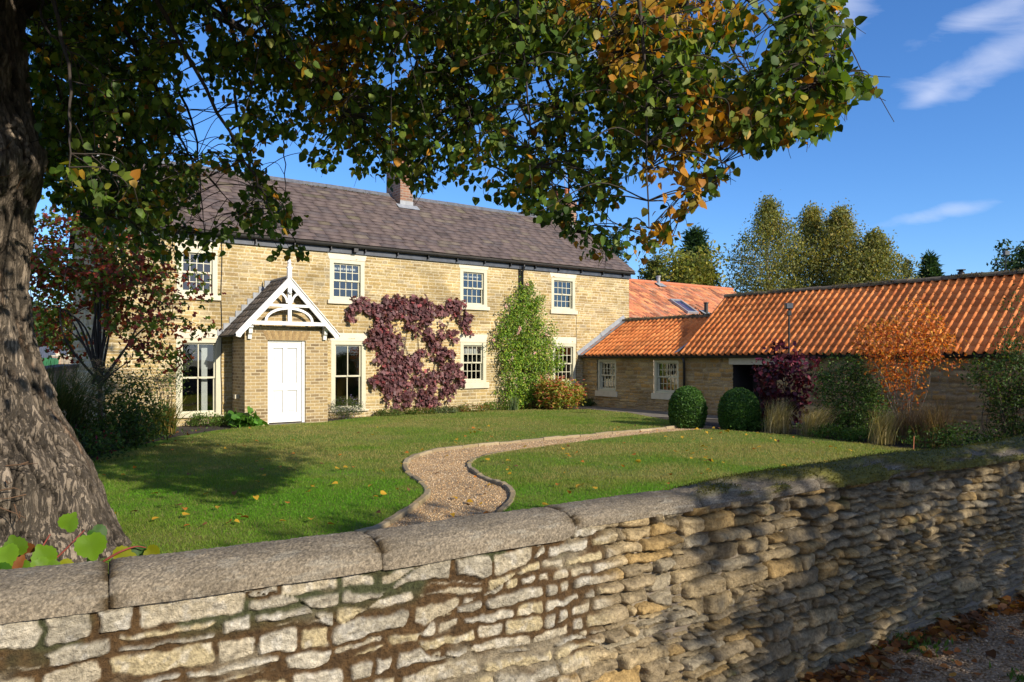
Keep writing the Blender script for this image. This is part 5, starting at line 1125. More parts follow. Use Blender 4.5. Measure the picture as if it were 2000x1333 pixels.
# purple vine and green rose trained on the facade
def wall_climber(name, label, cat, blobs, N, size, pal, w, shape, roots, seed, mat, p0=.05, p1=.22, hang=.6, stemc=(.06, .04, .03), group=None, per=9, spread=.06, thick=None, shrink=1.0):
    rng = np.random.RandomState(seed); rx = fs(roots[0][0]); o = thing(name, label, cat, (*(F0+u*rx), 0), HROT, group)
    B = np.array(blobs, float); B[:, 2:] *= shrink; ar = B[:, 2]*B[:, 3]; i = rng.choice(len(B), N, p=ar/ar.sum()); r = np.sqrt(rng.rand(N)); th = rng.rand(N)*2*pi
    px = B[i, 0]+B[i, 2]*r*np.cos(th); py = B[i, 1]+B[i, 3]*r*np.sin(th); p = p0+(p1-p0)*rng.rand(N)*(1-.5*r); 
    if thick is not None: p = p0+(thick(px, py)-p0)*np.sqrt(rng.rand(N))
    keep_ = (fbm(px/23, py/23, seed, 3) > .35) | (rng.rand(N) < .25); px, py, p = px[keep_], py[keep_], p[keep_]; N = len(px)
    C = np.array([[fs(a)-rx, -c, fz(a, b)] for a, b, c in zip(px, py, p)]); C[:, 2] = np.maximum(C[:, 2], .05)
    P = np.repeat(C, per, axis=0)+rng.normal(size=(N*per, 3))*spread*np.array([1, .55, 1]); P[:, 1] = np.minimum(P[:, 1], -.025); P[:, 2] = np.maximum(P[:, 2], .02); n_ = len(P)
    T = rng.normal(size=(n_, 3))*.6; T[:, 2] -= hang; T[:, 1] -= .25; nr = rng.normal(size=(n_, 3))*.55; nr[:, 1] -= 1; nr[:, 2] += .35
    cl = np.repeat(.72+.56*rng.rand(N, 1), per, axis=0); A = Acc(); leaves(A, P, T, nr, size*(.65+.7*rng.rand(n_)), pick(rng, pal, w, n_, .25)*cl, shape); A.build('foliage', M[mat], o)
    S = Acc()
    for (a, b) in roots:
        b0 = np.array([fs(a)-rx, -.05, 0.0])
        for c in C[rng.choice(N, 8, replace=False)]:
            c = c*[1, 0, 1]+[0, -.04, 0]; k = np.array([(b0[0]*.6+c[0]*.4), -.05, c[2]*.55]); Q = catmull(np.array([b0, k+rng.normal(size=3)*[.06, 0, .06], c]), 8); S.tube(Q, np.linspace(.015, .004, len(Q)), 5, stemc)
    S.build('stems', M['twig'], o); return o
vb = [(682, 614, 6, 12), (688, 602, 10, 10), (702, 593, 16, 9), (722, 596, 28, 17), (748, 600, 26, 22), (775, 600, 30, 24), (805, 601, 30, 24), (838, 603, 28, 24), (866, 600, 26, 18), (893, 600, 26, 16), (908, 620, 15, 20), (905, 640, 18, 14), (740, 625, 20, 20), (735, 665, 22, 28), (757, 650, 24, 26), (770, 680, 22, 22), (745, 690, 18, 20), (842, 630, 24, 22), (848, 655, 22, 20), (835, 680, 16, 20), (882, 655, 16, 10), (870, 672, 14, 14),
      (800, 640, 14, 14), (775, 715, 26, 24), (770, 745, 28, 24), (800, 720, 30, 26), (795, 755, 34, 24), (830, 745, 26, 26), (865, 700, 24, 28), (880, 735, 24, 28), (872, 765, 20, 20), (845, 775, 22, 16), (745, 745, 18, 12), (722, 745, 16, 9), (757, 770, 22, 16), (785, 782, 22, 16), (815, 780, 20, 14), (765, 790, 16, 8), (840, 790, 12, 8), (755, 728, 16, 12), (815, 700, 16, 20)]
vine = wall_climber('grape_vine', 'purple leaved vine trained on the stone wall right of the porch', 'climber', vb, 620, .105, [(.150, .066, .072), (.115, .050, .055), (.205, .088, .088), (.25, .065, .070), (.165, .085, .092), (.085, .040, .043)], [5, 5, 4, 1.2, 3, 2], 'lobed', [(772, 800), (830, 800)], 63, 'leaf2', .06, .22, .8, per=8, spread=.055, shrink=.88)
gb = [(1020, 563, 16, 14), (1020, 590, 34, 26), (1020, 620, 44, 30), (1010, 655, 56, 34), (1025, 690, 62, 34), (1030, 725, 60, 34), (1020, 760, 58, 30), (1022, 782, 56, 20), (975, 680, 26, 28), (1062, 715, 24, 30), (1055, 650, 22, 20), (992, 630, 24, 24), (1047, 600, 14, 20)]
rose = wall_climber('rose_bush', 'tall green climbing rose reaching the gutter downpipe on the farmhouse wall', 'climber', gb, 820, .078, [(.10, .19, .016), (.15, .26, .022), (.22, .31, .03), (.055, .115, .014), (.28, .31, .04)], [4, 5, 3, 3, 1.2], 'lance', [(1012, 800), (1030, 800)], 64, 'leaf2', .06, .5, .25, per=18, spread=.085, thick=lambda a, b: np.interp(b, [555, 640, 740, 790], [.22, .42, .55, .45]))
rng = np.random.RandomState(9); Fa = Acc(); rx = fs(1012)
for (a, b) in [(1016, 640), (1012, 650), (1031, 557), (1068, 655), (988, 600), (1000, 700), (1070, 735), (1015, 644), (1045, 690), (965, 665)]:
    c = np.array([fs(a, .5)-rx, -.5, fz(a, b, .5)]); N_ = 14; Fa = Acc(); leaves(Fa, np.repeat(c[None], N_, 0)+rng.normal(size=(N_, 3))*.02, rng.normal(size=(N_, 3)), rng.normal(size=(N_, 3))+[0, -1, 0], np.full(N_, .05), np.array([(.72, .48, .46)])*(.8+.3*rng.rand(N_, 1)), 'round'); Fa.build('flower', M['petal'], rose)

# planting along the foot of the facade
def fpos(px, p): return (*(F0+u*fs(px, p)+n*p), 0)
plant('hydrangea', 'rounded hydrangea with faded pink flower heads in the corner by the wing', 'shrub', fpos(1092, 1.15), [(0, 0, .42, .72, .6, .42), (.25, 0, .6, .5, .4, .35), (-.3, .0, .5, .4, .4, .4)], 330, 12, .07, .095, [(.22, .26, .04), (.30, .28, .05), (.14, .21, .035), (.40, .22, .05)], [4, 4, 3, 1], 'lance', .2, 10, .012, seed=65, flowers=(560, .06, [(.66, .22, .16), (.72, .34, .26), (.55, .15, .11), (.60, .42, .20)], [3, 3, 2, 1], .07))
plant('aster', 'low mound of lilac flowered aster under the right porch window', 'flowering plant', fpos(676, .42), [(0, 0, .24, .44, .28, .26), (.2, 0, .3, .25, .2, .22)], 200, 12, .05, .045, [(.06, .10, .03), (.09, .13, .05), (.05, .08, .03)], [3, 3, 2], 'thin', -.2, 8, .005, seed=66, flowers=(210, .020, [(.30, .26, .58), (.40, .34, .62), (.24, .20, .5)], [3, 2, 2], .05))
plant('bergenia', 'clump of broad glossy green leaves at the left foot of the porch', 'plant', fpos(475, 1.2), [(0, 0, .14, .34, .22, .12), (.25, 0, .10, .18, .18, .09)], 46, 3, .05, .17, [(.075, .20, .022), (.11, .25, .03), (.05, .14, .02)], [3, 3, 2], 'round', -.3, 6, .006, seed=67, mat='leaf2')
ROW = [(402, 18, .26, [(.10, .17, .035), (.06, .11, .02)], 'pale green low plant under the left porch window, nearest the window'), (440, 14, .18, [(.07, .13, .02), (.10, .16, .03)], 'low green plant between the left porch window and the broad glossy leaves'), (760, 16, .13, [(.07, .12, .025), (.11, .12, .03)], 'low green mat at the left foot of the purple vine'), (818, 20, .14, [(.06, .12, .02), (.16, .14, .03)], 'low green mat with rusty tips below the purple vine'),
       (865, 18, .15, [(.09, .11, .055), (.10, .14, .05)], 'grey green low plant at the right foot of the purple vine'), (915, 26, .20, [(.11, .15, .025), (.24, .10, .03), (.07, .12, .02)], 'long low cushion with orange flecks under the lower sash window'), (968, 20, .24, [(.12, .17, .022), (.08, .14, .02)], 'bright green cushion at the left foot of the climbing rose'), (1040, 22, .22, [(.08, .12, .03), (.20, .09, .03)], 'low green plant with rusty leaves at the right foot of the climbing rose'), (1140, 16, .26, [(.035, .075, .016), (.05, .10, .02)], 'dark green low plant right of the pink hydrangea')]
for k, (px, wpx_, h, pal, lab) in enumerate(ROW):
    sc = wpx_/62.; plant('border_plant', lab, 'plant', fpos(px, .36 if px > 500 else .45), [(0, 0, h*.45, sc*1.5, .28, h*.55)], 90, 12, .045, .050, pal, [1]*len(pal), 'lance', -.1, 0, seed=70+k, group='low plants along the foot of the farmhouse wall')
tuft('iris_clump', 'upright grey green strappy leaves at the foot of the climbing rose', 'plant', fpos(1003, .75), 70, .5, .3, .014, [(.10, .15, .07), (.14, .18, .08)], [1, 1], .4, 81)

# left border in the shade
tuft('miscanthus_grass', 'large dark arching grass with fluffy seed heads below the maple', 'ornamental grass', (-7.6, 12.2, 0), 1500, 1.75, .95, .0065, [(.050, .075, .022), (.075, .095, .032), (.12, .11, .05)], [3, 3, 1], .75, 82, lean=(.12, 0), plumes=60)
tuft('crocosmia_clump', 'yellowing sword shaped leaves leaning beside the left porch window', 'plant', (*G(318, 848)[:2], 0), 210, .85, .55, .014, [(.10, .14, .025), (.19, .19, .04), (.24, .17, .05)], [3, 3, 2], .75, 83, lean=(.12, 0))
tuft('day_lily_clump', 'dull green strappy clump in the shaded bed left of the yellowing sword leaves', 'plant', (*G(268, 862)[:2], 0), 260, .75, .6, .011, [(.06, .095, .02), (.15, .12, .05), (.10, .13, .025)], [3, 2, 2], .7, 84)
plant('shaded_shrub', 'dark leafy shrub in the deep shade below the maple', 'shrub', (*G(232, 875)[:2], 0), [(0, 0, .3, .7, .6, .35), (-.5, .3, .4, .6, .5, .4)], 200, 12, .08, .07, GRN, [3, 2, 1, 4], 'lance', .1, 8, .01, seed=85)
plant('shaded_shrub', 'low dark shrub with a few crimson leaves close to the lime trunk', 'shrub', (*G(165, 902)[:2], 0), [(0, 0, .22, .7, .5, .26), (-.4, .5, .3, .6, .5, .3)], 190, 12, .08, .06, GRN+[(.16, .02, .04)], [3, 2, 1, 4, .6], 'lance', .1, 8, .01, seed=86)
plant('shaded_shrub', 'leafy shrub between the dark arching grass and the house wall', 'shrub', (-7.7, 14.7, 0), [(0, 0, .7, .6, .6, .7), (.4, 0, .5, .5, .5, .5)], 240, 12, .09, .075, GRN, [3, 3, 2, 3], 'lance', .1, 8, .012, seed=87)
lgc = MB(); gp = np.array([(-9.75, 16.35), (-9.1, 14.4), (-8.4, 12.3), (-7.6, 10.2), (-6.9, 8.6)]); gz = [1.47, 1.42, 1.32, 1.15, 1.0]
sw = thing('garden_wall', 'low dark stone wall sloping down behind the maple at the left of the house', 'stone wall', (0, 0, 0)); mb_ = MB(); cb2 = MB()
for k in range(4):
    (xa, ya), (xb, yb) = gp[k], gp[k+1]; t = np.array([xb-xa, yb-ya]); t /= np.linalg.norm(t); nn = np.array([t[1], -t[0]])*.15; za, zb = gz[k], gz[k+1]
    for (mm, w_, lo, hi) in ((mb_, 1, None, -.08), (cb2, 1.3, -.078, 0)):
        q = [(xa+nn[0]*w_*s, ya+nn[1]*w_*s) for s in (1, -1)]+[(xb+nn[0]*w_*s, yb+nn[1]*w_*s) for s in (-1, 1)]; zs4 = (za, za, zb, zb)
        mm.add([(x, y, (-.1 if lo is None else z+lo)) for (x, y), z in zip(q, zs4)]+[(x, y, z+hi) for (x, y), z in zip(q, zs4)], [(0, 3, 2, 1), (4, 5, 6, 7), (0, 1, 5, 4), (1, 2, 6, 5), (2, 3, 7, 6), (3, 0, 4, 7)])
mb_.build('masonry', M['garden'], sw); cb2.build('coping', simple('dark_coping', (.06, .055, .05), .9, .3, 6, .4), sw)

# clipped domes and the bed in front of the wing
def topiary(loc, r, h, seed, label):
    rng = np.random.RandomState(seed); o = thing('box_topiary', label, 'topiary', loc, 0, 'clipped box domes by the wing'); N = 15000
    t = rng.rand(N)*2*pi; z = rng.rand(N)**.8; rr_ = r*np.where(z < .36, .86+.14*np.sin(z/.36*pi/2), np.maximum(1-((z-.36)/.64)**2.3, 0)**.5)*(1+.05*(fbm(t*1.5, z*4, seed, 3)-.5)*2)
    P = np.c_[rr_*np.cos(t), rr_*np.sin(t), z*h]+rng.normal(size=(N, 3))*.010; nr = np.c_[np.cos(t), np.sin(t), np.clip((z-.5)*3, -.2, 3)]+rng.normal(size=(N, 3))*.45
    A = Acc(); leaves(A, P, rng.normal(size=(N, 3))+[0, 0, .5], nr, .032*(.7+.6*rng.rand(N)), pick(rng, [(.035, .095, .013), (.055, .13, .018), (.085, .17, .025), (.022, .06, .012)], [4, 4, 2, 2], N, .25), 'round')
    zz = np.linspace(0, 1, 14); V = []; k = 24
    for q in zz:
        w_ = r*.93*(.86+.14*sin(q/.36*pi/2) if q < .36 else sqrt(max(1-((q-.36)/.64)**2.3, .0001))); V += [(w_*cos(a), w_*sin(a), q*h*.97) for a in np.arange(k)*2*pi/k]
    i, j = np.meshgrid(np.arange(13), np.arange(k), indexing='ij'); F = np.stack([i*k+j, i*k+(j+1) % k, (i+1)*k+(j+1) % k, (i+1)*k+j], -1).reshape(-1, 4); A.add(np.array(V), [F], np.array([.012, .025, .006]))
    A.build('foliage', M['leaf2'], o)
topiary(tuple(at(1343, 833, 17.4)[:2])+(0,), .415, .92, 91, 'clipped green dome standing at the far end of the gravel path')
topiary(tuple(at(1444, 838, 16.9)[:2])+(0,), .445, .90, 92, 'clipped green dome between the wing doorway and the pale grasses')
PUR = [(.060, .010, .022), (.095, .014, .030), (.035, .008, .014), (.16, .030, .055)]
plant('smoke_bush', 'dark purple leaved bush in front of the wing doorway', 'shrub', (*at(1533, 845, 16.9)[:2], 0), [(0, 0, 1.05, .62, .55, .62), (-.35, 0, 1.25, .35, .35, .35), (.35, 0, 1.35, .45, .4, .4), (.05, .1, 1.75, .35, .3, .28), (-.1, 0, .5, .55, .5, .4)], 170, 9, .075, .090, PUR, [4, 4, 3, 1], 'round', .1, 14, .014, (.05, .03, .03), seed=93, mat='leaf2')
plant('evergreen_shrub', 'dense green shrub between the purple bush and the orange tree', 'shrub', (*at(1655, 852, 15.6)[:2], 0), [(0, 0, .8, .68, .5, .75), (-.15, 0, 1.25, .55, .4, .45), (.3, 0, .5, .6, .5, .5)], 560, 12, .08, .06, [(.045, .10, .016), (.07, .14, .022), (.11, .17, .03), (.028, .06, .010)], [4, 4, 2, 3], 'lance', .2, 9, .012, seed=94, mat='leaf2')
ORA = [(.50, .15, .022), (.58, .21, .035), (.42, .095, .018), (.28, .17, .03), (.54, .28, .05), (.26, .06, .02)]
plant('serviceberry_tree', 'small open tree with bright orange autumn leaves in front of the tiled roof', 'tree', (*at(1768, 868, 14.6)[:2], 0), [(.0, 0, 1.85, .85, .65, .40), (.1, 0, 2.2, .62, .5, .36), (-.62, 0, 2.05, .42, .4, .30), (.72, 0, 1.95, .42, .4, .26), (-.05, 0, 1.45, .62, .45, .35), (.25, 0, 2.55, .28, .25, .2), (-.1, .0, 1.0, .32, .3, .45), (.75, -.1, 1.5, .3, .3, .14)], 330, 12, .09, .068, ORA, [4, 4, 3, 2, 2, 2], 'lance', .15, 14, .010, (.15, .12, .10), seed=95, crown='crown', vary=.4)
def pick_spots():
    GL = [(.24, .20, .085), (.34, .28, .14), (.17, .17, .055), (.45, .38, .24)]
    tuft('feather_grass', 'pale feather grass tuft beside the right hand clipped dome', 'ornamental grass', (*at(1518, 845, 16.0)[:2], 0), 620, .80, .48, .0038, GL, [3, 3, 3, 2], .42, 101, 'pale grass tufts along the wing border', (.13, 0))
    tuft('feather_grass', 'pale feather grass tuft sweeping right in front of the green shrub', 'ornamental grass', (*at(1588, 850, 15.3)[:2], 0), 700, .74, .48, .0038, GL, [3, 3, 3, 2], .55, 102, 'pale grass tufts along the wing border', (.30, 0), curl=1.5)
    tuft('feather_grass', 'pale feather grass tuft at the foot of the orange tree', 'ornamental grass', (*at(1722, 868, 13.9)[:2], 0), 560, .74, .40, .0034, GL, [3, 3, 3, 2], .40, 103, 'pale grass tufts along the wing border', (.22, 0))
    tuft('brown_grass', 'tall dry brown grass clump right of the orange tree', 'ornamental grass', (*at(1830, 868, 13.5)[:2], 0), 620, .95, .55, .0036, [(.20, .13, .07), (.27, .19, .10), (.14, .11, .05)], [3, 2, 2], .42, 104, None, (0, 0))
    tuft('brown_grass', 'dry brown tangle of stems behind the pale grass below the orange tree', 'ornamental grass', (*at(1778, 864, 14.1)[:2], 0), 560, .85, .7, .0034, [(.17, .11, .06), (.22, .15, .085), (.11, .08, .04)], [3, 2, 2], .75, 105, None, (.05, 0))
pick_spots()
plant('right_shrub', 'large dark shrub with red tipped shoots at the right edge of the garden', 'shrub', (*at(1965, 880, 12.9)[:2], 0), [(.1, 0, 1.2, .65, .5, .5), (.35, 0, .7, .6, .5, .6), (-.35, 0, 1.35, .35, .3, .25), (.3, 0, 1.7, .45, .35, .3)], 480, 12, .08, .06, [(.032, .065, .015), (.050, .092, .02), (.085, .12, .03), (.10, .05, .03)], [4, 4, 2, .7], 'lance', .2, 10, .012, seed=96)
plant('rambling_rose', 'thin arching shoots with sparse leaves in front of the roof at the right edge', 'climber', (*at(1985, 880, 13.4)[:2], 0), [(.0, 0, 2.3, .35, .3, .45), (-.1, 0, 2.75, .2, .2, .18), (.15, 0, 1.9, .35, .3, .3)], 55, 5, .07, .06, [(.05, .085, .02), (.08, .11, .03)], [1, 1], 'lance', .2, 12, .009, (.08, .05, .03), seed=97)
plant('right_shrub', 'leafy shrub beyond the right edge of the picture nearest the wing', 'shrub', (9.9, 12.2, 0), [(0, 0, .9, .8, .8, .9), (.3, 0, 1.5, .6, .6, .4)], 260, 12, .09, .07, [(.032, .065, .015), (.050, .092, .02)], [1, 1], 'lance', .2, 10, .012, seed=196)
plant('right_shrub', 'leafy shrub beyond the right edge of the picture nearest the stone wall', 'shrub', (10.0, 10.6, 0), [(0, 0, .8, .8, .8, .8), (.2, 0, 1.3, .6, .6, .5)], 260, 12, .09, .07, [(.032, .065, .015), (.050, .092, .02)], [1, 1], 'lance', .2, 10, .012, seed=197)
plant('bare_shrub', 'low leafy plants in the shaded bed behind the wall at far right', 'shrub', (*at(1900, 876, 12.8)[:2], 0), [(0, 0, .22, .6, .35, .24), (-.6, .3, .2, .4, .3, .2)], 150, 12, .07, .05, GRN, [3, 2, 1, 4], 'lance', .1, 6, .008, seed=98)
for k, (px, py, Y, wdt, lab) in enumerate([(1625, 856, 15.0, .45, 'low bright green plant between the second and third pale grass tufts'), (1690, 862, 14.5, .5, 'low green groundcover left of the pale grass under the orange tree'), (1480, 842, 16.7, .35, 'low dark plant at the foot of the right hand clipped dome')]):
    plant('border_plant', lab, 'plant', (*at(px, py, Y)[:2], 0), [(0, 0, .09, wdt, .3, .12)], 90, 12, .05, .055, [(.06, .14, .02), (.09, .17, .03), (.04, .08, .015)], [2, 2, 2], 'lance', 0, 0, seed=110+k, group='low plants at the edge of the wing border')
fp = at(1541, 700, 17.6); fld = thing('floodlight_post', 'black floodlight on a thin pole above the purple bush', 'garden light', (fp[0], fp[1], 0))
tz = H+(HZ-604)/FPX*17.6; MB().tube([(0, 0, -.03), (0, 0, tz)], .022, 8).build('pole', M['black'], fld)
hd = MB(); hd.box(-.10, .07, -.09, .05, tz+.0, tz+.14); hd.box(-.04, .05, -.04, .04, tz-.16, tz-.04); hd.box(-.02, .02, -.02, .02, tz-.04, tz); hd.build('lamp_head', M['black'], fld, bevel=.01)
MB().box(-.085, .055, -.096, -.0905, tz+.015, tz+.125).build('lens', M['navy'], fld)
st = MB(); [st.tube([(0, 0, -.02), (.01, 0, h)], .007, 5) for h in (.28,)]; so_ = st.build('garden_stake', M['terracotta']); p = at(1784, 886, 12.55); so_.location = (p[0], p[1], 0); tag(so_, 'thin cane stake standing at the right edge of the lawn', 'stake')

# lime shoots rising behind the coping at lower left
def shoots(name, label, tw, seed):
    rng = np.random.RandomState(seed); p0 = at(*tw[0][0][0]); o = thing(name, label, 'shoots', (p0[0], p0[1], 0)); S = Acc(); A = Acc(); off = np.array([p0[0], p0[1], 0])
    for path, lv in tw:
        P = catmull(np.array([at(*q) for q in path]), 6); P = np.vstack([[P[0][0], P[0][1], .0], P]); S.tube(P-off, np.linspace(.005, .002, len(P)), 5, (.22, .05, .035))
        for (px, py, Y, s, ang, kind) in lv:
            c = at(px, py, Y)-off; ax = np.array([sin(ang), rng.normal()*.2, cos(ang)]); nr = np.array([.25+rng.normal()*.2, -1, .6+rng.normal()*.3]); col = {'g': (.115, .215, .010), 'y': (.24, .25, .010), 'd': (.04, .11, .010), 'b': (.20, .07, .02)}[kind]
            # toothed heart leaf with a folded midrib
            k = 30; t = np.linspace(0, 2*pi, k, endpoint=False); r = .43-.02*np.cos(t)-.03*np.cos(2*t)+.17*np.exp(-((t-pi)/.22)**2)-.10*np.exp(-(np.minimum(t, 2*pi-t)/.35)**2); r = r*(1+.045*(-1.)**np.arange(k)); X = r*np.sin(t); Yv = .42-r*np.cos(t)*1.0; Yv = Yv
            Zv = .16*np.abs(X)-.16*Yv**2+.02*np.sin(6*Yv); y = unit(ax); x = unit(np.cross(y, nr)); z = np.cross(x, y)
            V = c+s*(X[:, None]*x+(Yv-.5)[:, None]*y+Zv[:, None]*z); mid = [c+s*((q-.5)*y) for q in (.34, .62, .86)]; ce = c+s*(-.05*y); V = np.vstack([V, ce+(V-ce)*.55-s*.03*z, ce[None]-s*.04*z]); F3 = []; F4 = []
            for i in range(k):
                j = (i+1) % k; F4.append((i, j, j+k, i+k)); F3.append((i+k, j+k, 2*k))
            F3 += [(0, k, k)] if False else []
            A.add(V, [np.array(F3), np.array(F4)], np.array(col)*(.7+.45*rng.rand())*np.r_[np.full(k, 1.), np.full(k, .9), .8][:, None])
    S.build('stems', M['twig'], o); A.build('foliage', leafm_big, o, True)
leafm_big = M['leaf']
shoots('lime_shoot', 'cluster of bright green lime shoots behind the coping at lower left', [
    ([(60, 1118, 2.5), (110, 1090, 2.5), (165, 1036, 2.52)], [(135, 1020, 2.5, .075, .5, 'g'), (178, 1068, 2.48, .105, 2.9, 'g'), (192, 1043, 2.54, .07, 2.2, 'd'), (178, 1095, 2.5, .05, 1.0, 'g')]),
    ([(30, 1115, 2.45), (70, 1085, 2.45), (98, 1044, 2.47)], [(85, 1085, 2.44, .085, -.5, 'g'), (78, 1105, 2.42, .06, 2.5, 'g'), (52, 1072, 2.46, .055, .2, 'b'), (105, 1112, 2.43, .06, 1.8, 'g'), (130, 1108, 2.45, .06, 1.6, 'y')]),
    ([(5, 1125, 2.4), (20, 1095, 2.4), (10, 1066, 2.42)], [(28, 1068, 2.42, .085, -.4, 'g'), (12, 1086, 2.38, .085, 2.6, 'g'), (45, 1112, 2.39, .065, 1.4, 'g'), (8, 1116, 2.36, .06, 1.7, 'd'), (70, 1118, 2.4, .05, 1.2, 'y'), (38, 1100, 2.40, .055, .3, 'b'), (30, 1092, 2.43, .06, -1.2, 'd')])], 121)
shoots('lime_shoot', 'single sprig with yellow green leaves on the coping right of the trunk foot', [
    ([(200, 1098, 2.6), (235, 1078, 2.6), (265, 1068, 2.62), (285, 1070, 2.62)], [(240, 1088, 2.6, .085, 1.4, 'y'), (270, 1079, 2.64, .06, 2.8, 'd'), (298, 1080, 2.62, .062, 2.2, 'y')])], 122)

# fallen leaves: each a leaf of its own on the lawn and path
def fallen():
    rng = np.random.RandomState(131); kinds = {}
    for kd, col in (('yellow', (.50, .30, .03)), ('orange', (.46, .17, .03)), ('brown', (.20, .10, .045))):
        A = Acc(); leaves(A, np.array([[0, -.5, .10]]), np.array([[0, 1., .05]]), np.array([[.1, 0, 1.]]), np.array([1.]), np.array([col]), 'heart'); v = A.V[0]; v[:, 2] += np.abs(v[:, 0])*.2; A.V = [v]; o = A.build('fallen_leaf', M['petal']); kinds[kd] = o
    n_ = 0; used = set()
    while n_ < 270:
        px = 180+1650*rng.rand(); py = 835+215*rng.rand()**1.3; p = G(px, py); P2 = p[None, :2]
        on = inpoly(P2, right_poly)[0] or inpoly(P2, left_poly)[0]; onp = inpoly(P2, path_poly)[0]
        if not (on or onp): continue
        if px < 900 and rng.rand() < .45: continue
        kd = rng.choice(['yellow', 'orange', 'brown'], p=[.55, .28, .17]); key = (kd, 'lawn' if on else 'path')
        src = kinds[kd]
        if kd not in used: o = src; used.add(kd)
        else: o = src.copy(); scene.collection.objects.link(o)
        s = .045+.038*rng.rand(); 
        if rng.rand() < .05: s *= 1.5
        o.location = (p[0], p[1], .036 if on else -.006); o.rotation_euler = (rng.normal()*.3, rng.normal()*.3, rng.rand()*6.28); o.scale = (s, s, s)
        tag(o, '%s fallen leaf lying on the %s' % (kd, 'mown lawn' if on else 'gravel path'), 'fallen leaf', '%s fallen leaves on the %s' % (kd, 'lawn' if on else 'path')); n_ += 1
fallen()
def litter():
    rng = np.random.RandomState(141); A = Acc(); N = 1900; s = wpx(1480)+(wpx(2200)-wpx(1480))*rng.rand(N); d = .12+np.abs(rng.normal(size=N))*.13+(rng.rand(N) < .35)*rng.rand(N)*2.2
    p = wpt(s)+wnm(s)*d[:, None]; cl = fbm(p[:, 0]*2.2, p[:, 1]*2.2, 5, 3); ok = (cl > .45) | (rng.rand(N) < .25); p = p[ok]; N = len(p)
    P = np.c_[p, -.05+.02*rng.rand(N)]; ax = rng.normal(size=(N, 3))*[1, 1, .25]; nr = rng.normal(size=(N, 3))*.45+[0, 0, 1]
    leaves(A, P, ax, nr, .028+.034*rng.rand(N), pick(rng, [(.34, .13, .03), (.20, .075, .022), (.42, .22, .05), (.11, .05, .02), (.25, .15, .06)], [2, 4, 1, 4, 1], N, .3), 'heart')
    o = A.build('leaf_litter', M['petal']); tag(o, 'drift of brown and orange leaves along the foot of the stone wall', 'leaf litter', kind='stuff')
    A = Acc(); N = 1500; px = 120+380*rng.rand(N); py = 838+60*rng.rand(N); P = np.array([G(a, b) for a, b in zip(px, py)]); P = P[~inpoly(P[:, :2], left_poly)]; N = len(P); P[:, 2] = -.015+.05*rng.rand(N)
    scatter_leaves(A, rng, P, .06, GRN+[(.30, .12, .03)], [3, 3, 2, 2, 1.5], 'lance', -.2); o = A.build('ground_cover', M['leaf']); tag(o, 'low shaded ground cover and leaves under the maple', 'ground cover', kind='stuff')
    A = Acc(); N = 3500; t = 4.4+9.5*rng.rand(N); q = .3+2.2*rng.rand(N)*np.interp(t, [4.4, 8, 14], [.5, 1.0, 1.0]); P = np.array([[*(W0+n*a-u*b), 0] for a, b in zip(t, q)]); P = P[~inpoly(P[:, :2], right_poly) & (P[:, 1] < 17.5)]; N = len(P); P[:, 2] = -.015+.09*rng.rand(N)
    scatter_leaves(A, rng, P, .065, GRN+[(.16, .08, .03)], [3, 2, 1, 3, 1], 'lance', -.2); o = A.build('ground_cover', M['leaf']); tag(o, 'dark low ground cover in the bed in front of the wing', 'ground cover', kind='stuff')
    A = Acc(); rng = np.random.RandomState(7); p = np.array([[2.75, 3.75], [2.3, 4.35], [3.4, 4.5]])
    for c in p:
        N = 260; P = np.c_[c+rng.normal(size=(N, 2))*.10, np.full(N, -.06)]; leaves(A, P, rng.normal(size=(N, 3))*.5+[0, 0, 1], rng.normal(size=(N, 3)), .03+.03*rng.rand(N), pick(rng, [(.06, .13, .02), (.09, .15, .03)], [1, 1], N), 'thin')
    o = A.build('weeds', M['bladem']); tag(o, 'small patches of weeds growing in the gravel lane', 'weeds', kind='stuff')
litter()
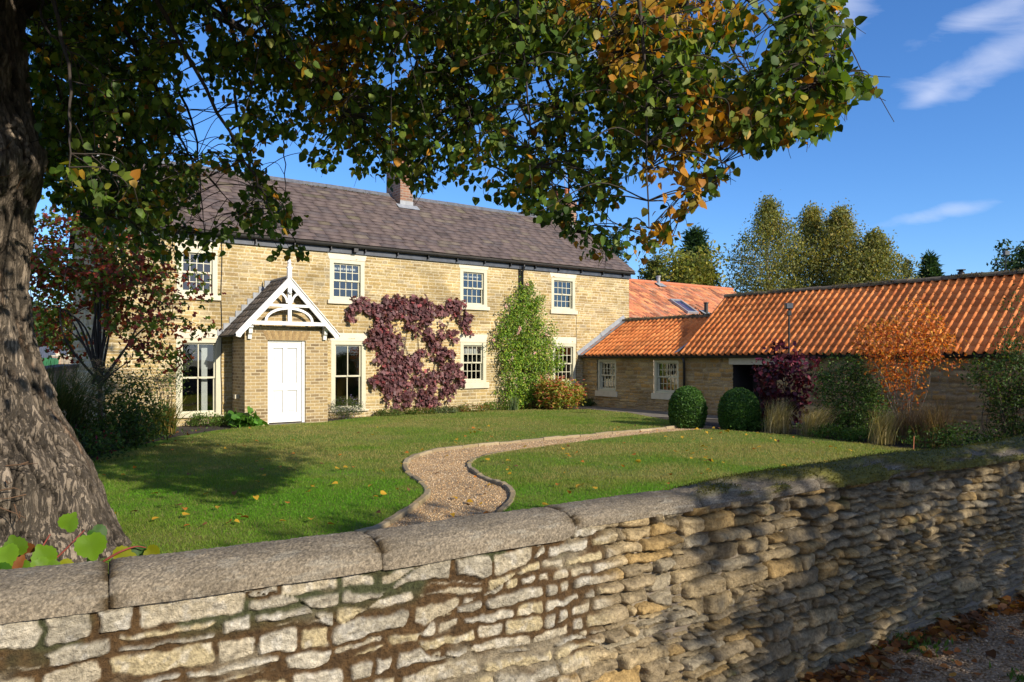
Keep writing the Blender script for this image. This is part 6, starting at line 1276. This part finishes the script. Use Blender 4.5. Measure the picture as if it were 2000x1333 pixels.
# ------------------------------------------------------------------ beyond the house
def tree(name, label, Y, px, ytop, ybase, halfw, kind, seed, N=240, per=16, size=.17, pal=GRN, w=[3, 3, 2, 2], group=None, taper=.5):
    rng = np.random.RandomState(seed); c = at(px, 700, Y); zt = H+(HZ-ytop)/FPX*Y; hw = halfw/FPX*Y; zb = max(H+(HZ-ybase)/FPX*Y, 1.0); o = thing(name, label, 'tree', (c[0], c[1], 0), 0, group); A = Acc(); S = Acc()
    if kind == 'birch':
        t = rng.rand(N); z = zb+(zt-zb)*t; r = hw*np.where(t < .5, .92, np.minimum(.92, ((1-t)/.55)**1.15))*np.sqrt(rng.rand(N)); th = rng.rand(N)*2*pi; r = r*(.55+.75*vnoise(t*9, 1.3*th+seed, 3)); C = np.c_[r*np.cos(th), r*np.sin(th), z]
    elif kind == 'cone':
        t = rng.rand(N)**1.25; z = zb+(zt-zb)*t; lay = .75+.25*np.abs(np.sin(z*3.2)); r = hw*(1-t)*lay*(.55+.45*rng.rand(N)); th = rng.rand(N)*2*pi; C = np.c_[r*np.cos(th), r*np.sin(th), z-.1*r]
    else:
        k = 9; cc = np.c_[rng.normal(size=(k, 2))*hw*.45, zb+(zt-zb)*(.35+.45*rng.rand(k))]; cc[0] = (0, 0, zb+(zt-zb)*.72); C = in_blobs(rng, [(*q, hw*.5, hw*.5, (zt-zb)*.28) for q in cc], N, .45)
    P = np.repeat(C, per, 0)+rng.normal(size=(N*per, 3))*hw*(.10 if kind != 'round' else .13)*np.array([1, 1, 1]); n_ = len(P)
    T = rng.normal(size=(n_, 3)); T[:, 2] -= .9 if kind == 'birch' else .1
    if kind == 'cone': T = np.c_[P[:, :2], np.full(n_, .15)]+rng.normal(size=(n_, 3))*.25*hw
    leaves(A, P, T, rng.normal(size=(n_, 3))+[0, 0, .6], size*(.6+.8*rng.rand(n_)), pick(rng, pal, w, n_, .3)*np.repeat(.65+.7*rng.rand(N, 1), per, 0), 'lance' if kind != 'cone' else 'thin'); A.build('crown', M['leaf'], o)
    bc = (.42, .40, .37) if kind == 'birch' else (.06, .045, .035); top = np.array([.05*hw, 0, zt*.93]); tp = catmull(np.array([[0, 0, -.1], [.06*hw, .02, zt*.35], [-.04*hw, 0, zt*.7], top]), 8); S.tube(tp, np.linspace(.016*zt+.03, .012, len(tp)), 7, bc)
    for cpt in C[rng.choice(N, 34, replace=False)]:
        kk = int(np.argmin(np.abs(tp[:, 2]-(cpt[2]-.35*np.hypot(cpt[0], cpt[1]))))); S.tube(np.array([tp[kk], (tp[kk]+cpt)/2+[0, 0, .05*hw], cpt]), np.array([.04, .025, .008]), 4, bc)
    S.build('trunk', M['twig'], o); return o
BIR = [(.165, .185, .045), (.21, .20, .05), (.12, .145, .04), (.27, .22, .055), (.17, .185, .065)]; bw_ = [3, 3, 3, 1.5, 2]
G1 = 'row of birches beyond the wing roof'
tree('birch_tree', 'tallest birch standing at the left end of the row beyond the wing', 46, 1502, 396, 590, 88, 'birch', 201, 900, 18, .165, BIR, bw_, G1)
tree('birch_tree', 'yellowing birch second from the left beyond the wing roof', 48, 1585, 412, 590, 80, 'birch', 202, 900, 18, .165, BIR, [2, 4, 2, 4, 1], G1)
tree('birch_tree', 'birch with a white trunk third from the left beyond the wing roof', 46, 1640, 414, 590, 82, 'birch', 203, 900, 18, .165, BIR, [2, 4, 2, 3, 2], G1)
tree('birch_tree', 'lower spreading birch at the right end of the row', 44, 1708, 462, 600, 84, 'birch', 204, 900, 18, .165, BIR, bw_, G1)
tree('young_tree', 'small thin grey green tree between the birches and the little conifer', 44, 1770, 508, 590, 26, 'birch', 205, 90, 10, .18, [(.05, .07, .04), (.07, .09, .05)], [1, 1])
CON = [(.018, .045, .018), (.028, .062, .024), (.040, .080, .030)]
tree('conifer_tree', 'small dark conifer peeping over the wing ridge', 45, 1815, 502, 580, 34, 'cone', 206, 150, 20, .32, CON, [2, 3, 1])
tree('conifer_tree', 'broad dark green conifer behind the rear barn', 54, 1358, 458, 620, 68, 'cone', 207, 330, 24, .42, CON, [2, 3, 2])
tree('broadleaf_tree', 'yellow green tree top in front of the dark conifer behind the barn', 46, 1345, 498, 620, 72, 'round', 208, 330, 15, .26, [(.15, .18, .03), (.21, .21, .04), (.27, .23, .045), (.10, .12, .025)], [3, 3, 2, 2])
tree('broadleaf_tree', 'small yellow green tree top beside the farmhouse gable', 46, 1264, 506, 620, 32, 'round', 209, 170, 14, .24, [(.10, .12, .025), (.15, .15, .03), (.07, .085, .02)], [3, 3, 2])
tree('spruce_tree', 'blue green spruce tip rising behind the right end of the slate roof', 44, 1201, 462, 640, 38, 'cone', 210, 160, 22, .34, [(.035, .065, .040), (.05, .085, .055)], [1, 1])
tree('dark_tree', 'dark tree crown behind the right end of the wing roof', 40, 2010, 478, 600, 46, 'round', 211, 200, 14, .22, [(.025, .055, .02), (.04, .075, .025)], [1, 1])
ap = at(1964, 700, 30); ta = thing('weather_mast', 'thin mast with a box and cross arm above the right end of the wing roof', 'mast', (ap[0], ap[1], 0)); zt = H+(HZ-487)/FPX*30
mt = MB(); mt.tube([(0, 0, -.1), (0, 0, zt)], .02, 6); mt.tube([(-.42, 0, zt-.55), (.4, 0, zt-.50)], .012, 5); mt.tube([(-.40, 0, zt-.62), (-.40, 0, zt-.45)], .02, 6); mt.build('pole', M['black'], ta); MB().box(-.06, .12, -.08, .08, zt-.24, zt-.08).build('sensor_box', M['navy'], ta)
# the lane, gateway and bin beyond the left of the house
dv = MB(); dv.add([(*at(150, 700, 24)[:2], -.02), (*at(-300, 700, 24)[:2], -.02), (*at(-200, 700, 52)[:2], .86), (*at(260, 700, 52)[:2], .86)], [(0, 1, 2, 3)]); d_ = dv.build('driveway', simple('concrete_drive', (.30, .28, .25), .9, .15, .8)); tag(d_, kind='structure')
if d_.data.polygons[0].normal.z < 0: d_.data.flip_normals()
GY = 46.0; gz0 = .70
def lp(px, Y=GY): return at(px, 700, Y)[0]
bn = thing('wheelie_bin', 'green wheelie bin standing beside the gateway on the left', 'bin', (lp(98, 44), 44, .63))
b = MB(); V = [(-.26, -.3, .08), (.26, -.3, .08), (.26, .3, .08), (-.26, .3, .08), (-.31, -.36, .90), (.31, -.36, .90), (.31, .36, .90), (-.31, .36, .90)]; b.add(V, [(0, 3, 2, 1), (4, 5, 6, 7), (0, 1, 5, 4), (1, 2, 6, 5), (2, 3, 7, 6), (3, 0, 4, 7)]); bg_ = simple('green_plastic', (.035, .16, .06), .5, .08, 4); b.build('body', bg_, bn, bevel=.02)
l_ = MB(); l_.prism([(-.36, .905), (.34, .905), (.34, .95), (-.1, 1.0), (-.36, .96)], -.34, .34); l_.build('lid', bg_, bn, bevel=.01)
for sx in (-.24, .24):
    w_ = MB(); w_.tube([(sx-.03, .30, .09), (sx+.03, .30, .09)], .10, 14); w_.build('wheel', M['black'], bn)
gt = thing('gate', 'slate blue boarded gate between stone piers beyond the left of the house', 'gate', (lp(95, 48), 48, .74)); g = MB(); wd_ = (lp(125, 48)-lp(56, 48))/2
for k in range(16): x = -wd_+k*wd_/8; g.box(x, x+wd_/8-.012, -.03, .03, .02, 1.62)
g.build('boards', simple('slate_blue_boards', (.085, .10, .14), .6, .1, 2), gt); g = MB(); [g.box(-wd_, wd_, .031, .07, z, z+.12) for z in (.2, 1.2)]; g.build('rail', M['navy'], gt)
pb_ = brickmat('pier_brick', [(.36, .20, .13), (.46, .28, .18), (.40, .30, .22)], (.45, .38, .30), .23, .08, .014)
for (px, lab) in ((65, 'brick gate pier with stone ball left of the slate blue gate'), (113, 'brick gate pier with stone cap right of the green bin')):
    t = thing('gate_pier', lab, 'gate pier', (lp(px), GY, gz0-.05)); MB().box(-.22, .22, -.22, .22, -.1, 1.05).build('shaft', pb_, t); c = MB(); c.box(-.28, .28, -.28, .28, 1.052, 1.13); c.tube([(0, 0, 1.13), (0, 0, 1.2), (0, 0, 1.28), (0, 0, 1.36)], [.12, .16, .15, .05], 10); c.build('cap', M['lintel'], t)
w2 = thing('roadside_wall', 'short sunlit stone wall joining the gate pier to the farmhouse corner', 'stone wall', (lp(130), GY+.1, gz0-.05)); hw_ = (lp(146)-lp(118))/2; c = MB(); c.box(-hw_, hw_, -.18, .18, -.1, 1.05)
c.build('masonry', brickmat('sunlit_wall_stone', [(.30, .25, .18), (.42, .36, .26), (.36, .28, .17)], (.34, .29, .22), .3, .1, .02), w2); MB().box(-hw_-.02, hw_+.02, -.22, .22, 1.052, 1.12).build('coping', M['lintel'], w2)
for k, (px, Y, yt, hwp, pal, lab) in enumerate([(62, 58, 590, 34, [(.05, .09, .02), (.07, .12, .03)], 'green garden tree behind the slate blue gate'), (112, 60, 604, 30, [(.22, .07, .02), (.09, .11, .03), (.14, .09, .03)], 'reddening tree behind the roadside wall'), (150, 64, 575, 40, [(.06, .09, .02), (.10, .11, .03)], 'tall green tree beyond the left corner of the house'), (15, 56, 560, 50, [(.04, .08, .02), (.07, .11, .025)], 'big green tree beyond the lime trunk')]):
    tree('garden_tree', lab, Y, px, yt, 715, hwp, 'round', 220+k, 190, 15, .30, pal, [1]*len(pal))

# a second roadside tree to the right of the camera, just outside the frame, whose shade falls on the wall
def shade_tree():
    rng = np.random.RandomState(301); o = thing('roadside_tree', 'broad roadside lime tree beside the lane shading the right end of the stone wall', 'tree', (8.4, -1.9, -.06)); A = Acc(); S = Acc(); off = np.array([8.4, -1.9, -.06])
    C = in_blobs(rng, [(7.4, -.6, 3.5, 1.3, 1.1, .85), (8.0, -.7, 3.9, 1.5, 1.2, 1.0), (9.6, .3, 3.8, 1.4, 1.2, 1.0), (8.8, -1.8, 5.0, 2.2, 1.6, 1.2), (7.9, -1.4, 2.7, 1.3, 1.0, .45), (11.2, 1.4, 3.9, 1.3, 1.2, 1.0)], 350, .1)
    P = np.repeat(C, 13, 0)+rng.normal(size=(350*13, 3))*.12; scatter_leaves(A, rng, P-off, .115, GRN+[(.34, .20, .03)], [3, 3, 2, 2, 1], 'heart', .6); A.build('crown', M['leaf'], o)
    T = catmull(np.array([[0, 0, 0], [.05, .05, 1.5], [-.1, .1, 3.0], [0, 0, 5.4]]), 8); S.tube(T, np.linspace(.34, .10, len(T)), 12, (.12, .10, .08))
    for c in C[::9]:
        c = c-off; k = int(np.argmin(np.abs(T[:, 2]-(c[2]-.35*np.hypot(c[0], c[1]))))); S.tube(catmull(np.array([T[k], (T[k]+c)/2+[0, 0, .15], c]), 5), np.linspace(.05, .008, 11), 5, (.10, .08, .065))
    S.build('trunk', M['bark'], o)
shade_tree()
# the trees across the lane behind the camera: seen only as the dark reflections in the lower windows
def hedge():
    rng = np.random.RandomState(302); o = thing('lane_hedge', 'tall dark hedge across the lane reflected in the lower windows', 'hedge', (4, -22, 0)); A = Acc(); N = 9000
    P = np.c_[(rng.rand(N)-.5)*70, rng.normal(size=N)*1.0, np.abs(rng.rand(N))**.8*4.6]; P[:, 2] *= .7+.6*vnoise(P[:, 0]*.35, P[:, 0]*0, 9); scatter_leaves(A, rng, P, .55, GRN, [3, 3, 1, 3], 'lance', .1)
    A.build('foliage', M['leaf'], o); S = Acc(); [S.tube(np.array([[x, 0, 0], [x+.2, 0, 1.6], [x, .2, 3.4]]), np.array([.09, .06, .02]), 5, (.05, .04, .03)) for x in np.linspace(-33, 33, 24)]; S.build('trunk', M['twig'], o)
hedge()
